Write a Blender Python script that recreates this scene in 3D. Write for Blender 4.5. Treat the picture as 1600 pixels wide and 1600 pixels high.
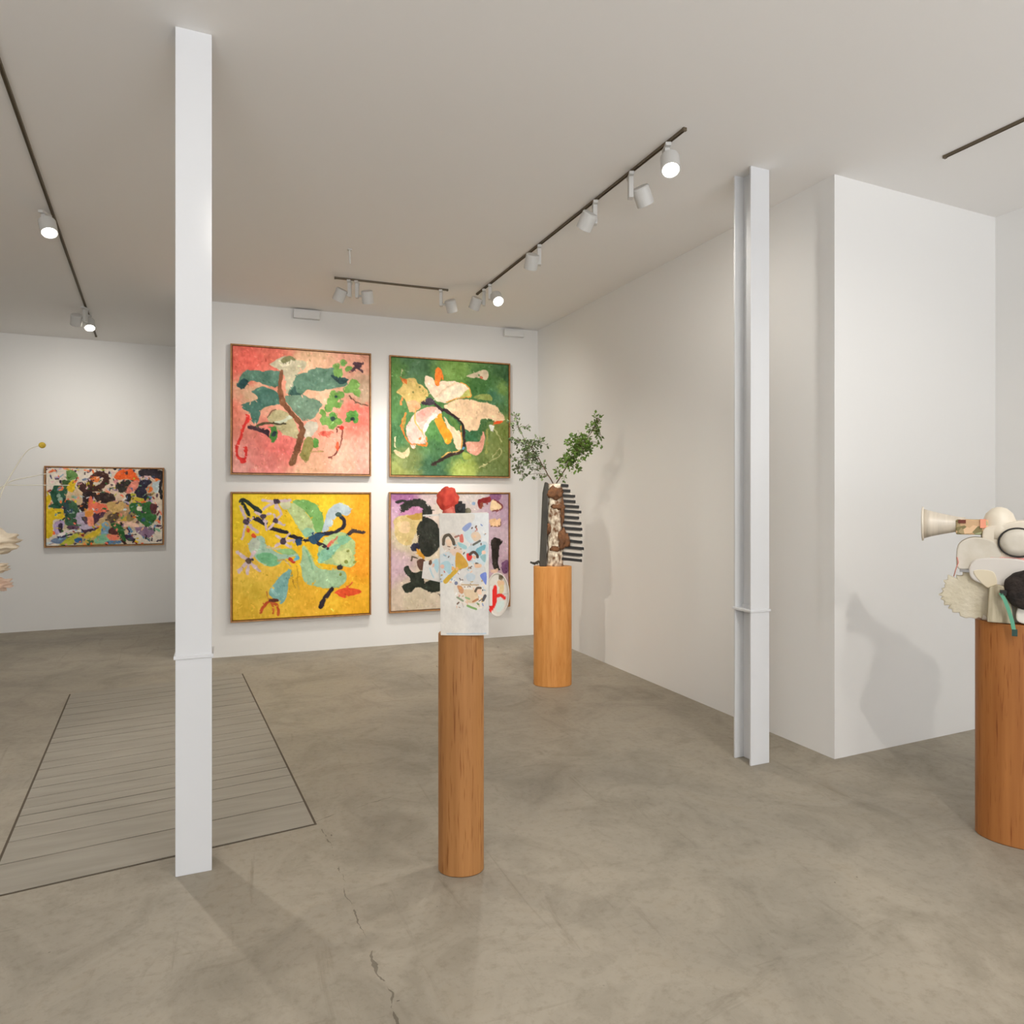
import bpy, bmesh, math, random
import numpy as np
from mathutils import Vector, Matrix, noise as mnoise
for o in list(bpy.data.objects): bpy.data.objects.remove(o)
SC = bpy.context.scene
COL = SC.collection
H = 3.27                                  # ceiling height, metres
YAW = math.radians(-22.82)                # camera heading, clockwise from the depth axis of the room

DAY_P = 24
DAY_C = (.92,.95,1)
FILL_P = 1200
FILL_C = (.97,.97,1)
BACK_P = 19
F1 = 75
F2 = 55
CEIL_COL = (234, 232, 229)
FLOOR_C = [(133,127,115),(153,145,130),(167,158,142)]
BOARD_C = [(156,150,138),(146,140,128)]
CRACKS = [(.40,3.10,.43,2.2,.012,.5),(.43,2.2,.47,1.6,.02,.44),(.33,3.17,.80,3.32,.01,.46)]
WOODS = [[(150,100,54),(186,132,78),(190,160,130)],[(198,128,58),(226,162,92),(232,205,175)],[(150,92,44),(184,122,66),(190,160,130)]]  # one oak: shaded, strongly lit, shaded; lighting put into the tones
LAMP_K = 1.7
STEEL_COL = (216, 217, 218)
LAMP_C = (1,.95,.88)
EXPO = 0.36
DENS = 1.7
F3 = 170
# ---------------------------------------------------------------- camera
cam = bpy.data.cameras.new('camera'); cam.lens = 24.03; cam.sensor_width = 36
cam.shift_y = -19/1600; cam.clip_start = .05
co = bpy.data.objects.new('camera', cam); COL.objects.link(co)
co.location = (0, 0, 1.45); co.rotation_euler = (math.pi/2, 0, YAW)
SC.camera = co
# ---------------------------------------------------------------- world, light, exposure
w = bpy.data.worlds.new('world'); SC.world = w; w.use_nodes = True
w.node_tree.nodes['Background'].inputs[0].default_value = (.80, .88, 1, 1)
w.node_tree.nodes['Background'].inputs[1].default_value = 1.0
SC.view_settings.view_transform = 'Standard'; SC.view_settings.look = 'None'
SC.view_settings.exposure = EXPO; SC.view_settings.gamma = 1.0
SC.view_settings.use_curve_mapping = False
try:
    SC.cycles.max_bounces = 10; SC.cycles.diffuse_bounces = 6; SC.cycles.sample_clamp_indirect = 6
except Exception: pass

def area(name, loc, target, sx, sy, power, col):
    l = bpy.data.lights.new(name, 'AREA'); l.shape = 'RECTANGLE'; l.size = sx; l.size_y = sy
    l.energy = power; l.color = col
    o = bpy.data.objects.new(name, l); COL.objects.link(o); o.location = loc
    o.rotation_euler = (Vector(target)-Vector(loc)).to_track_quat('-Z', 'Y').to_euler()
    return o
def spot(name, loc, target, power, size=70, blend=.9, col=(1, .86, .68), r=.04):
    l = bpy.data.lights.new(name, 'SPOT'); l.energy = power; l.spot_size = math.radians(size)
    l.spot_blend = blend; l.color = col; l.shadow_soft_size = r
    o = bpy.data.objects.new(name, l); COL.objects.link(o); o.location = loc
    o.rotation_euler = (Vector(target)-Vector(loc)).to_track_quat('-Z', 'Y').to_euler()
    return o
# daylight through the shop window behind the photographer
area('window_daylight', (.4, -3.9, 1.6), (.4, 5, 1.7), 7.2, 2.6, DAY_P, DAY_C)
# upward fill lamp, added outside the window to brighten the ceiling
area('ceiling_fill', (.4, -5.6, -.05), (.4, -5.6, 2), 8, 2.6, FILL_P, FILL_C)
# track spots over the front of the gallery, behind the photographer
spot('front_spot_lamp', (1.74, -.12, 3.1), (3.2, 2.4, 1.0), F1, 70, .8, (1, .96, .90), .03)
spot('front_spot_lamp', (-1.5, -.9, 3.1), (.6, 3.2, .6), F2, 85, .9, (1, .95, .88), .04)
spot('front_spot_lamp', (-.80, 1.9, 3.1), (3.1, 4.85, .9), F3, 34, 1, (1, .92, .80), .03)
spot('front_spot_lamp', (2.0, -.9, 3.1), (.9, 2.5, .9), F2*1.5, 80, .9, (1, .95, .88), .04)

# ---------------------------------------------------------------- helpers
def lin(c):
    return tuple(((v/255)/12.92 if v/255 <= .04045 else ((v/255+.055)/1.055)**2.4) for v in c)
def mat(name, col, rough=.6, metal=0, spec=.5, noise=None, bump=None, emit=None):
    m = bpy.data.materials.new(name); m.use_nodes = True
    nt = m.node_tree; b = nt.nodes['Principled BSDF']
    c = lin(col)+(1,)
    b.inputs['Base Color'].default_value = c
    b.inputs['Roughness'].default_value = rough; b.inputs['Metallic'].default_value = metal
    b.inputs['Specular IOR Level'].default_value = spec
    tc = nt.nodes.new('ShaderNodeTexCoord')
    if noise:                              # (scale, second colour, stretch xyz)
        sc, c2, st = noise
        mp = nt.nodes.new('ShaderNodeMapping'); mp.inputs['Scale'].default_value = st
        nt.links.new(tc.outputs['Object'], mp.inputs['Vector'])
        n = nt.nodes.new('ShaderNodeTexNoise'); n.inputs['Scale'].default_value = sc; n.inputs['Detail'].default_value = 6
        nt.links.new(mp.outputs[0], n.inputs['Vector'])
        r = nt.nodes.new('ShaderNodeValToRGB')
        r.color_ramp.elements[0].position = .35; r.color_ramp.elements[1].position = .65
        r.color_ramp.elements[0].color = c; r.color_ramp.elements[1].color = lin(c2)+(1,)
        nt.links.new(n.outputs['Fac'], r.inputs[0]); nt.links.new(r.outputs[0], b.inputs['Base Color'])
    if bump:
        n = nt.nodes.new('ShaderNodeTexNoise'); n.inputs['Scale'].default_value = bump[0]; n.inputs['Detail'].default_value = 4
        nt.links.new(tc.outputs['Object'], n.inputs['Vector'])
        bp = nt.nodes.new('ShaderNodeBump'); bp.inputs['Strength'].default_value = bump[1]; bp.inputs['Distance'].default_value = bump[2]
        nt.links.new(n.outputs['Fac'], bp.inputs['Height']); nt.links.new(bp.outputs[0], b.inputs['Normal'])
    if emit:
        b.inputs['Emission Color'].default_value = lin(emit[0])+(1,); b.inputs['Emission Strength'].default_value = emit[1]
    return m
def link_mesh(name, me, m=None, parent=None, smooth=False):
    o = bpy.data.objects.new(name, me); COL.objects.link(o)
    if m: me.materials.append(m)
    if smooth:
        for p in me.polygons: p.use_smooth = True
    if parent: o.parent = parent
    return o
def obj(name, bm, m=None, parent=None, smooth=False, bevel=0):
    bmesh.ops.recalc_face_normals(bm, faces=bm.faces)
    me = bpy.data.meshes.new(name); bm.to_mesh(me); bm.free()
    o = link_mesh(name, me, m, parent, smooth)
    if bevel:
        b = o.modifiers.new('bevel', 'BEVEL'); b.width = bevel; b.segments = 2; b.limit_method = 'ANGLE'
    return o
def box(bm, x0, x1, y0, y1, z0, z1, M=None):
    vs = [bm.verts.new(Vector(p) if M is None else M @ Vector(p)) for p in
          ((x0,y0,z0),(x1,y0,z0),(x1,y1,z0),(x0,y1,z0),(x0,y0,z1),(x1,y0,z1),(x1,y1,z1),(x0,y1,z1))]
    for f in ((0,3,2,1),(4,5,6,7),(0,1,5,4),(1,2,6,5),(2,3,7,6),(3,0,4,7)): bm.faces.new([vs[i] for i in f])
    return bm
def prism(bm, pts, z0, z1, M=None):
    T = (lambda p: Vector(p)) if M is None else (lambda p: M @ Vector(p))
    a = [bm.verts.new(T((x, y, z0))) for x, y in pts]; b = [bm.verts.new(T((x, y, z1))) for x, y in pts]
    bm.faces.new(a[::-1]); bm.faces.new(b)
    n = len(pts)
    for i in range(n): bm.faces.new((a[i], a[(i+1) % n], b[(i+1) % n], b[i]))
    return bm
XZ = Matrix(((1,0,0,0),(0,0,1,0),(0,1,0,0),(0,0,0,1)))       # outline drawn in x,z; thickness along y
def lathe(bm, prof, M=None, n=32, sy=1):
    T = (lambda p: Vector(p)) if M is None else (lambda p: M @ Vector(p))
    rings = []
    for r, z in prof:
        rings.append([bm.verts.new(T((r*math.cos(2*math.pi*k/n), sy*r*math.sin(2*math.pi*k/n), z))) for k in range(n)])
    for a, b in zip(rings, rings[1:]):
        for k in range(n): bm.faces.new((a[k], a[(k+1) % n], b[(k+1) % n], b[k]))
    bm.faces.new(rings[0][::-1]); bm.faces.new(rings[-1])
    return bm
def tube(bm, pts, r0, r1=None, n=8):
    r1 = r0 if r1 is None else r1
    pts = [Vector(p) for p in pts]; rings = []
    for i, p in enumerate(pts):
        d = (pts[min(i+1, len(pts)-1)]-pts[max(i-1, 0)]).normalized()
        a = d.orthogonal().normalized(); b = d.cross(a)
        r = r0+(r1-r0)*i/max(1, len(pts)-1)
        rings.append([bm.verts.new(p+(a*math.cos(2*math.pi*k/n)+b*math.sin(2*math.pi*k/n))*r) for k in range(n)])
    for a, b in zip(rings, rings[1:]):
        off = min(range(n), key=lambda s: sum((a[k].co-b[(k+s) % n].co).length for k in range(n)))
        for k in range(n): bm.faces.new((a[k], a[(k+1) % n], b[(k+1+off) % n], b[(k+off) % n]))
    bm.faces.new(rings[0][::-1]); bm.faces.new(rings[-1])
    return bm
def smooth_line(pts, n=6, closed=False):
    P = [np.array(p, float) for p in pts]; out = []
    N = len(P); rng = range(N if closed else N-1)
    for i in rng:
        p0 = P[(i-1) % N] if closed or i > 0 else P[0]; p1 = P[i]; p2 = P[(i+1) % N]
        p3 = P[(i+2) % N] if closed or i+2 < N else P[-1]
        for k in range(n):
            t = k/n
            out.append(.5*((2*p1)+(p2-p0)*t+(2*p0-5*p1+4*p2-p3)*t*t+(3*p1-p0-3*p2+p3)*t**3))
    if not closed: out.append(P[-1])
    return out
def thing(name, label, cat, loc=(0,0,0), rotz=0, group=None):
    o = bpy.data.objects.new(name, None); COL.objects.link(o)
    o.empty_display_size = .1
    o.location = loc; o.rotation_euler = (0, 0, rotz); o['label'] = label; o['category'] = cat
    if group: o['group'] = group
    return o
def tag(o, label, cat, group=None):
    o['label'] = label; o['category'] = cat
    if group: o['group'] = group
    return o
def struct(name, bm, m, label=None):
    o = obj(name, bm, m); o['kind'] = 'structure'
    if label: o['label'] = label
    return o

# ---------------------------------------------------------------- procedural paintings: brushwork kept as a colour attribute
ART = {
 'coral': dict(asp=1.0678,bg=[((113,90),(244,108,92)),((19,35),(240,118,100)),((244,28),(240,125,105)),((560,23),(238,190,150)),((874,42),(240,172,145)),((26,440),(243,140,118)),((77,896),(236,162,150)),((792,849),(245,186,160)),((937,435),(244,122,106)),((333,723),(244,126,116)),((953,305),(206,176,146)),((598,353),(245,190,155)),((200,856),(240,140,130)),((559,907),(240,185,150)),((968,846),(238,178,160)),((113,375),(225,185,150))],
  sh=[
   ('b',(200,190,158),[(267,127),(333,69),(408,64),(514,81),(522,128),(461,186),(423,251),(378,332),(363,207),(304,148)]),
   ('b',(218,208,180),[(333,92),(408,87),(401,119),(341,131)]),
   ('b',(130,130,85),[(333,88),(393,53),(442,62),(438,78),(341,103)]),
   ('b',(84,124,104),[(34,279),(91,184),(200,170),(304,168),(333,186),(326,272),(303,284),(215,277),(135,247),(91,284),(55,308)]),
   ('b',(22,66,66),[(34,279),(77,238),(113,260),(77,307),(48,305)]),
   ('b',(92,130,106),[(393,315),(446,211),(560,149),(700,117),(754,130),(739,171),(833,222),(786,256),(684,289),(606,305),(529,297),(484,338),(401,338)]),
   ('b',(25,70,70),[(711,172),(754,178),(845,201),(786,236),(746,210)]),
   ('b',(45,85,75),[(401,334),(438,274),(453,312),(491,326),(468,343)]),
   ('b',(70,115,100),[(66,430),(135,397),(178,372),(135,328),(215,297),(303,319),(348,380),(333,411),(244,438),(207,463),(193,510),(164,572),(120,536),(127,482),(77,468)]),
   ('b',(120,150,125),[(370,355),(484,334),(545,355),(606,384),(637,407),(606,463),(560,528),(499,538),(461,500),(408,440)]),
   ('b',(198,186,140),[(244,531),(303,459),(355,457),(408,502),(453,579),(464,657),(423,666),(333,629),(274,569)]),
   ('s',(210,215,190),23,[(303,560),(363,543),(415,502)]),
   ('b',(215,205,185),[(506,577),(575,536),(606,574),(560,655),(514,664)]),
   ('s',(130,80,46),27,[(345,169),(337,256),(333,334)]),
   ('s',(130,80,46),36,[(333,318),(363,410),(423,494),(483,562)]),
   ('s',(120,74,42),44,[(483,562),(492,617),(468,720),(438,799),(419,850)]),
   ('b',(62,36,46),[(116,582),(185,587),(244,609),(259,666),(215,633),(120,608)]),
   ('s',(78,70,40),15,[(171,580),(244,564),(333,571),(370,566)]),
   ('b',(80,140,60),[(266,600),(303,591),(311,661),(281,700),(266,662)]),
   ('c',(35,55,60),[(292,634,17)]),
   ('c',(118,165,76),[(802,71,27),(747,106,27),(841,121,26),(762,153,35),(881,235,38),(849,269,34),(897,299,26),(817,279,30),(738,331,42),(778,313,30),(715,380,38),(754,402,30),(683,429,30),(645,462,26),(660,525,40),(722,515,38),(762,529,26),(718,571,30)]),
   ('c',(88,150,62),[(865,478,40),(833,511,23),(888,517,26),(586,697,35),(715,483,23),(750,338,17),(802,75,15)]),
   ('c',(28,60,52),[(865,507,18),(718,517,17),(746,334,11),(664,423,8)]),
   ('c',(150,160,110),[(754,298,14),(786,369,14),(683,492,11)]),
   ('b',(150,140,76),[(483,782),(514,679),(560,655),(582,717),(559,773),(536,832),(498,825)]),
   ('s',(190,150,100),11,[(559,765),(644,759)]),
   ('s',(226,48,40),20,[(102,513),(80,606),(48,714),(30,760),(41,813),(77,850),(95,812),(98,751)]),
   ('c',(225,40,35),[(77,847,21)]),
   ('b',(240,110,90),[(606,622),(668,608),(730,622),(668,644)]),
   ('s',(120,50,36),10,[(754,618),(761,577),(789,581),(785,665),(761,753),(706,794),(683,806)]),
   ('s',(242,90,52),15,[(753,697),(760,753)]),
   ('c',(220,48,36),[(787,578,18)]),
   ('s',(80,46,56),20,[(849,144),(897,105),(945,139)]),
   ('c',(76,42,54),[(909,88,27),(881,74,12),(938,66,11)]),
   ('s',(110,76,52),10,[(845,326),(881,364),(937,378),(993,394)]),
   ('s',(110,90,60),8,[(244,524),(274,476),(303,455)]),
   ('s',(210,120,100),8,[(149,673),(171,641)]),
  ]),
 'green': dict(asp=1.0636,bg=[((59,123),(95,140,66)),((536,67),(120,158,74)),((941,192),(118,150,66)),((172,87),(72,112,72)),((417,743),(66,108,66)),((966,128),(60,100,66)),((149,820),(116,130,74)),((858,736),(128,142,76)),((816,875),(110,128,70)),((606,918),(165,180,88)),((74,920),(150,158,84)),((22,418),(74,122,60)),((777,199),(66,112,52)),((355,594),(84,136,70)),((340,871),(56,96,66)),((883,248),(70,120,90)),((941,541),(125,140,70)),((52,601),(60,108,60)),((655,609),(50,105,65))],
  sh=[
   ('b',(250,222,192),[(275,141),(333,145),(371,181),(418,164),(496,167),(575,175),(655,228),(671,273),(607,299),(512,318),(449,343),(379,338),(332,288),(286,215)]),
   ('b',(252,236,206),[(410,299),(496,213),(591,193),(615,245),(536,302),(433,329)]),
   ('s',(235,205,165),11,[(371,301),(449,230),(528,181)]),
   ('b',(200,200,110),[(575,296),(655,220),(665,277)]),
   ('s',(236,160,60),9,[(575,175),(639,206),(673,258),(655,283),(543,307),(465,331)]),
   ('b',(250,130,36),[(362,200),(367,72),(402,70),(435,151),(402,161),(391,199)]),
   ('b',(150,162,86),[(687,288),(752,262),(842,262),(846,316),(736,301)]),
   ('b',(250,214,172),[(449,358),(543,317),(655,312),(776,330),(883,357),(949,409),(959,463),(899,488),(842,459),(752,462),(744,515),(727,562),(623,565),(591,505),(520,446),(449,403)]),
   ('b',(240,90,32),[(862,475),(916,473),(941,483),(908,505),(875,500)]),
   ('s',(70,105,55),20,[(760,492),(801,472),(842,466)]),
   ('b',(220,190,112),[(41,278),(89,224),(134,171),(187,168),(218,203),(263,216),(309,289),(279,320),(233,366),(202,405),(142,429),(119,349),(74,299)]),
   ('b',(236,176,128),[(127,341),(225,352),(233,404),(149,432)]),
   ('b',(225,120,42),[(67,156),(86,169),(134,178),(134,215),(97,209)]),
   ('c',(120,120,60),[(183,276,9),(233,229,9),(263,261,8)]),
   ('s',(228,140,70),17,[(86,320),(78,372)]),
   ('b',(240,186,172),[(119,548),(172,472),(240,411),(340,385),(402,397),(418,427),(355,467),(309,520),(278,596),(298,677),(248,693),(210,701),(187,735),(149,687),(119,607)]),
   ('b',(240,160,146),[(202,457),(279,402),(371,387),(340,437),(225,515)]),
   ('s',(246,224,210),31,[(371,451),(309,498),(271,573)]),
   ('c',(235,110,60),[(236,645,11)]),
   ('s',(226,120,40),11,[(119,445),(89,541),(104,622),(157,689),(248,698),(298,696),(286,633)]),
   ('s',(240,165,90),11,[(202,405),(198,516),(248,589),(263,633)]),
   ('s',(160,130,50),20,[(112,482),(100,548)]),
   ('b',(250,150,32),[(363,474),(410,423),(433,479),(464,538),(496,598),(497,666),(457,686),(417,615),(379,541)]),
   ('b',(246,206,170),[(441,456),(496,530),(575,589),(583,710),(535,711),(504,628),(464,531)]),
   ('b',(90,130,60),[(472,448),(535,483),(567,543),(535,567)]),
   ('s',(220,140,42),9,[(579,535),(583,626),(579,710)]),
   ('s',(215,170,90),9,[(417,788),(496,753),(567,725)]),
   ('s',(46,26,28),22,[(302,334),(356,362),(449,411),(543,468),(599,535),(604,626),(599,725)]),
   ('s',(48,30,22),25,[(599,732),(496,775),(402,814),(348,845)]),
   ('b',(60,46,58),[(240,344),(309,315),(359,339),(340,373),(263,365)]),
   ('c',(90,150,190),[(599,717,11)]),
   ('b',(240,172,148),[(619,664),(719,662),(760,622),(776,568),(788,622),(776,691),(719,769),(663,762),(623,709)]),
   ('b',(160,175,80),[(599,748),(655,762),(655,800),(607,793)]),
   ('s',(176,180,118),13,[(825,529),(883,558),(940,650)]),
   ('s',(188,186,130),9,[(858,767),(915,712),(936,758),(817,825),(735,876)]),
   ('s',(150,155,80),17,[(801,545),(809,668),(792,745)]),
   ('b',(236,238,226),[(821,506),(879,519),(850,563)]),
   ('b',(216,196,166),[(627,115),(704,80),(777,53),(814,90),(801,140),(736,125),(655,129)]),
   ('c',(190,100,70),[(756,120,13)]),
   ('c',(110,140,90),[(736,101,11)]),
   ('b',(216,196,152),[(22,734),(97,755),(145,717),(145,776),(97,810),(37,777)]),
   ('s',(205,190,150),11,[(30,646),(33,711)]),
   ('s',(190,190,140),9,[(89,92),(82,144)]),
  ]),
 'yellow': dict(asp=1.0678,bg=[((48,92),(238,205,40)),((334,20),(240,200,38)),((635,49),(244,205,40)),((949,290),(250,170,36)),((965,494),(250,165,36)),((934,86),(250,180,40)),((908,842),(246,182,40)),((83,854),(226,182,52)),((558,864),(236,180,48)),((153,705),(215,180,54)),((189,614),(236,192,70)),((408,270),(240,200,30)),((349,868),(232,184,50)),((711,848),(244,190,44)),((581,446),(246,196,30))],
  sh=[
   ('b',(188,206,142),[(364,90),(423,66),(483,97),(543,176),(589,255),(581,311),(520,334),(490,286),(438,207)]),
   ('b',(210,210,170),[(334,67),(393,51),(401,98),(364,121)]),
   ('b',(126,180,100),[(416,55),(505,46),(581,73),(635,144),(654,224),(638,288),(596,303),(573,224),(513,129)]),
   ('b',(150,200,165),[(498,286),(543,263),(589,303),(528,334)]),
   ('b',(190,206,212),[(642,288),(673,160),(720,88),(790,71),(862,127),(830,168),(775,160),(735,200),(689,272)]),
   ('b',(182,206,142),[(635,383),(712,304),(806,297),(830,338),(893,387),(885,501),(901,542),(829,572),(712,544),(619,526),(604,462)]),
   ('b',(140,196,156),[(751,337),(814,321),(857,354),(837,370),(774,389)]),
   ('b',(140,196,164),[(604,454),(712,408),(774,385),(735,465),(634,526)]),
   ('b',(206,215,150),[(719,496),(829,418),(869,500),(790,555)]),
   ('b',(166,200,158),[(498,397),(535,429),(573,509),(634,574),(735,593),(813,612),(825,677),(750,722),(634,717),(528,689),(490,601),(486,491)]),
   ('s',(130,180,140),12,[(520,429),(558,524),(573,572)]),
   ('s',(215,205,90),9,[(528,405),(581,509),(642,566)]),
   ('b',(168,202,178),[(118,359),(161,314),(211,315),(240,392),(305,440),(349,456),(423,442),(460,459),(371,488),(320,533),(247,539),(189,507),(153,467),(125,428)]),
   ('b',(120,186,136),[(168,468),(225,438),(305,471),(323,533),(247,539)]),
   ('b',(150,196,130),[(312,424),(378,410),(445,435),(408,458),(334,448)]),
   ('s',(210,195,150),17,[(240,400),(305,417),(334,409)]),
   ('b',(190,200,180),[(118,359),(175,330),(189,399),(146,452)]),
   ('s',(32,46,42),30,[(111,153),(83,100),(63,50),(97,54),(146,92),(189,137)]),
   ('s',(36,30,44),32,[(146,184),(225,226)]),
   ('s',(36,30,40),32,[(269,255),(334,277),(378,289)]),
   ('s',(36,30,44),32,[(404,313),(483,341)]),
   ('s',(36,30,44),17,[(475,345),(543,359)]),
   ('s',(38,32,48),30,[(558,342),(635,311),(712,296),(790,257),(798,208),(782,184)]),
   ('s',(40,30,40),24,[(604,375),(681,424)]),
   ('s',(60,46,46),27,[(830,317),(885,294),(949,298)]),
   ('s',(40,28,38),36,[(719,729),(673,790),(626,864)]),
   ('b',(36,76,106),[(543,334),(604,311),(665,304),(627,351),(589,390),(551,366)]),
   ('b',(32,70,110),[(442,349),(483,341),(494,381),(460,402)]),
   ('c',(60,85,80),[(763,164,21)]),
   ('s',(220,100,80),24,[(685,404),(716,372)]),
   ('s',(215,130,100),12,[(720,368),(751,329)]),
   ('c',(130,140,60),[(833,447,12),(821,531,13),(889,533,11),(782,627,11)]),
   ('c',(46,40,40),[(770,574,20)]),
   ('c',(110,185,210),[(453,482,20)]),
   ('s',(212,188,192),20,[(298,56),(204,49)]),
   ('s',(212,188,192),20,[(298,56),(401,43)]),
   ('s',(212,188,192),20,[(298,56),(305,106)]),
   ('s',(212,188,192),20,[(298,56),(211,114)]),
   ('s',(212,188,192),20,[(298,56),(342,153)]),
   ('c',(70,54,70),[(298,56,18)]),
   ('s',(212,188,192),17,[(211,172),(154,130)]),
   ('s',(212,188,192),17,[(211,172),(269,153)]),
   ('s',(212,188,192),17,[(211,172),(240,269)]),
   ('s',(212,188,192),17,[(211,172),(189,153)]),
   ('c',(70,54,70),[(211,172,20)]),
   ('s',(212,188,192),18,[(301,203),(364,238)]),
   ('s',(212,188,192),18,[(301,203),(261,261)]),
   ('s',(212,188,192),18,[(301,203),(291,160)]),
   ('s',(212,188,192),18,[(301,203),(334,168)]),
   ('c',(70,54,70),[(301,203,21)]),
   ('s',(212,188,192),20,[(90,214),(55,100)]),
   ('s',(212,188,192),20,[(90,214),(69,328)]),
   ('s',(212,188,192),20,[(90,214),(146,268)]),
   ('s',(212,188,192),20,[(90,214),(175,283)]),
   ('s',(212,188,192),20,[(90,214),(139,184)]),
   ('c',(70,54,70),[(90,214,23)]),
   ('s',(212,188,192),18,[(353,355),(305,316)]),
   ('s',(212,188,192),18,[(353,355),(438,348)]),
   ('s',(212,188,192),18,[(353,355),(408,403)]),
   ('s',(212,188,192),18,[(353,355),(401,301)]),
   ('s',(212,188,192),18,[(353,355),(305,393)]),
   ('c',(70,54,70),[(353,355,24)]),
   ('s',(212,188,192),23,[(111,493),(33,434)]),
   ('s',(212,188,192),23,[(111,493),(47,579)]),
   ('s',(212,188,192),23,[(111,493),(107,592)]),
   ('s',(212,188,192),23,[(111,493),(189,576)]),
   ('s',(212,188,192),23,[(111,493),(153,437)]),
   ('c',(90,70,60),[(111,493,23)]),
   ('c',(70,54,70),[(316,55,17),(136,486,12),(107,187,11)]),
   ('b',(126,176,170),[(400,567),(400,645),(378,777),(341,829),(305,796),(254,740),(290,672),(356,597)]),
   ('s',(150,196,190),15,[(276,718),(305,765)]),
   ('s',(200,62,32),23,[(397,485),(434,517)]),
   ('c',(232,92,42),[(107,275,17),(146,315,18)]),
   ('s',(192,76,32),20,[(268,798),(218,838),(196,887)]),
   ('s',(198,90,36),20,[(276,810),(316,851),(323,906)]),
   ('s',(196,96,36),15,[(276,818),(283,896)]),
   ('s',(92,40,26),23,[(268,793),(305,800)]),
   ('s',(200,130,50),11,[(236,731),(254,786)]),
   ('b',(232,82,36),[(742,754),(790,732),(869,731),(937,758),(908,785),(821,801),(750,778)]),
   ('s',(225,95,45),11,[(829,725),(869,694)]),
   ('s',(192,150,42),8,[(408,575),(441,713)]),
   ('s',(200,155,42),8,[(456,545),(464,722)]),
   ('s',(205,175,110),11,[(320,510),(364,496),(408,544)]),
  ]),
 'lilac': dict(asp=1.0636,bg=[((16,171),(196,160,182)),((12,583),(200,170,180)),((43,870),(205,185,165)),((105,352),(206,192,160)),((149,854),(206,192,166)),((434,88),(206,192,172)),((380,30),(200,180,180)),((950,334),(200,176,188)),((950,499),(196,168,182)),((888,86),(190,160,178)),((973,185),(190,160,180)),((683,37),(210,200,195)),((371,623),(208,194,168)),((105,39),(165,110,150)),((967,870),(190,160,165)),((504,870),(205,190,168))],
  sh=[
   ('b',(136,86,124),[(835,4),(933,4),(924,45),(879,78),(844,53)]),
   ('b',(154,98,142),[(7,11),(176,10),(167,39),(43,60)]),
   ('b',(190,130,166),[(51,163),(185,105),(247,113),(260,158),(149,183)]),
   ('b',(206,182,124),[(34,196),(149,171),(256,171),(247,270),(193,336),(149,410),(60,385),(25,270)]),
   ('b',(180,142,62),[(131,179),(260,158),(247,204),(176,208)]),
   ('b',(225,195,150),[(51,237),(140,229),(149,303),(78,311)]),
   ('s',(36,38,30),62,[(100,113),(176,76),(238,72),(274,96),(309,146)]),
   ('s',(40,40,34),23,[(47,72),(96,60),(149,64)]),
   ('s',(36,38,30),27,[(265,146),(266,212)]),
   ('b',(36,38,29),[(211,303),(247,220),(309,195),(380,245),(405,352),(393,442),(327,512),(264,496),(225,410)]),
   ('b',(36,36,56),[(156,418),(211,389),(233,451),(180,467)]),
   ('b',(200,142,42),[(216,443),(273,500),(260,529),(220,484)]),
   ('b',(86,56,42),[(207,550),(264,529),(295,599),(238,620)]),
   ('s',(80,70,55),14,[(162,541),(171,513),(211,525)]),
   ('b',(36,42,29),[(105,599),(140,579),(189,640),(264,628),(278,714),(344,689),(424,714),(431,772),(380,803),(300,788),(211,751),(167,792),(109,780),(100,739),(162,706),(122,648)]),
   ('c',(50,46,40),[(415,829,14)]),
   ('b',(136,36,36),[(732,50),(826,25),(839,62),(772,78),(741,120)]),
   ('s',(150,80,60),21,[(763,78),(754,120)]),
   ('b',(236,206,162),[(835,78),(870,49),(946,119),(843,146)]),
   ('s',(130,60,60),12,[(870,53),(946,103),(924,140),(852,144)]),
   ('b',(240,198,152),[(839,210),(915,210),(925,260),(839,270)]),
   ('s',(120,80,60),9,[(839,272),(924,268),(928,235)]),
   ('b',(42,34,27),[(848,384),(946,388),(919,450),(905,582),(930,643),(861,611)]),
   ('b',(225,190,165),[(843,635),(905,631),(896,664),(847,660)]),
   ('b',(120,80,115),[(941,582),(990,565),(990,672),(950,664)]),
   ('b',(150,175,205),[(683,62),(710,70),(701,95),(674,87)]),
  ]),
 'multi': dict(asp=1.3143,bg=[((60,87),(234,222,206)),((322,85),(236,224,208)),((933,633),(226,214,196)),((28,720),(226,216,200)),((558,201),(230,205,180)),((863,712),(226,216,200)),((273,279),(220,190,150)),((601,478),(190,150,110)),((390,671),(200,180,110))],
  sh=[
   ('b',(230,196,32),[(-8,298),(40,288),(16,394),(60,389),(125,390),(162,492),(60,509),(52,654),(-8,652)]),
   ('b',(36,86,62),[(32,260),(68,178),(125,188),(174,240),(158,337),(146,390),(24,386),(52,336)]),
   ('b',(56,96,66),[(141,327),(256,352),(261,571),(174,559),(154,453)]),
   ('b',(40,70,70),[(141,337),(182,337),(174,472),(146,453)]),
   ('c',(150,175,155),[(117,313,25),(97,269,19),(199,429,22),(223,439,14)]),
   ('b',(110,150,82),[(166,24),(223,23),(260,85),(182,120)]),
   ('b',(70,100,52),[(133,125),(207,129),(227,221),(154,216)]),
   ('b',(230,192,32),[(162,197),(211,120),(252,134),(207,236)]),
   ('c',(240,130,80),[(121,202,20),(239,129,12)]),
   ('s',(70,36,26),52,[(351,221),(380,114),(431,59),(494,73),(498,132),(448,182),(381,211)]),
   ('s',(64,34,26),54,[(285,168),(326,231)]),
   ('b',(46,30,31),[(306,245),(381,231),(385,318),(339,406),(269,415),(298,328)]),
   ('b',(58,40,36),[(381,245),(558,255),(567,339),(456,343)]),
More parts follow.
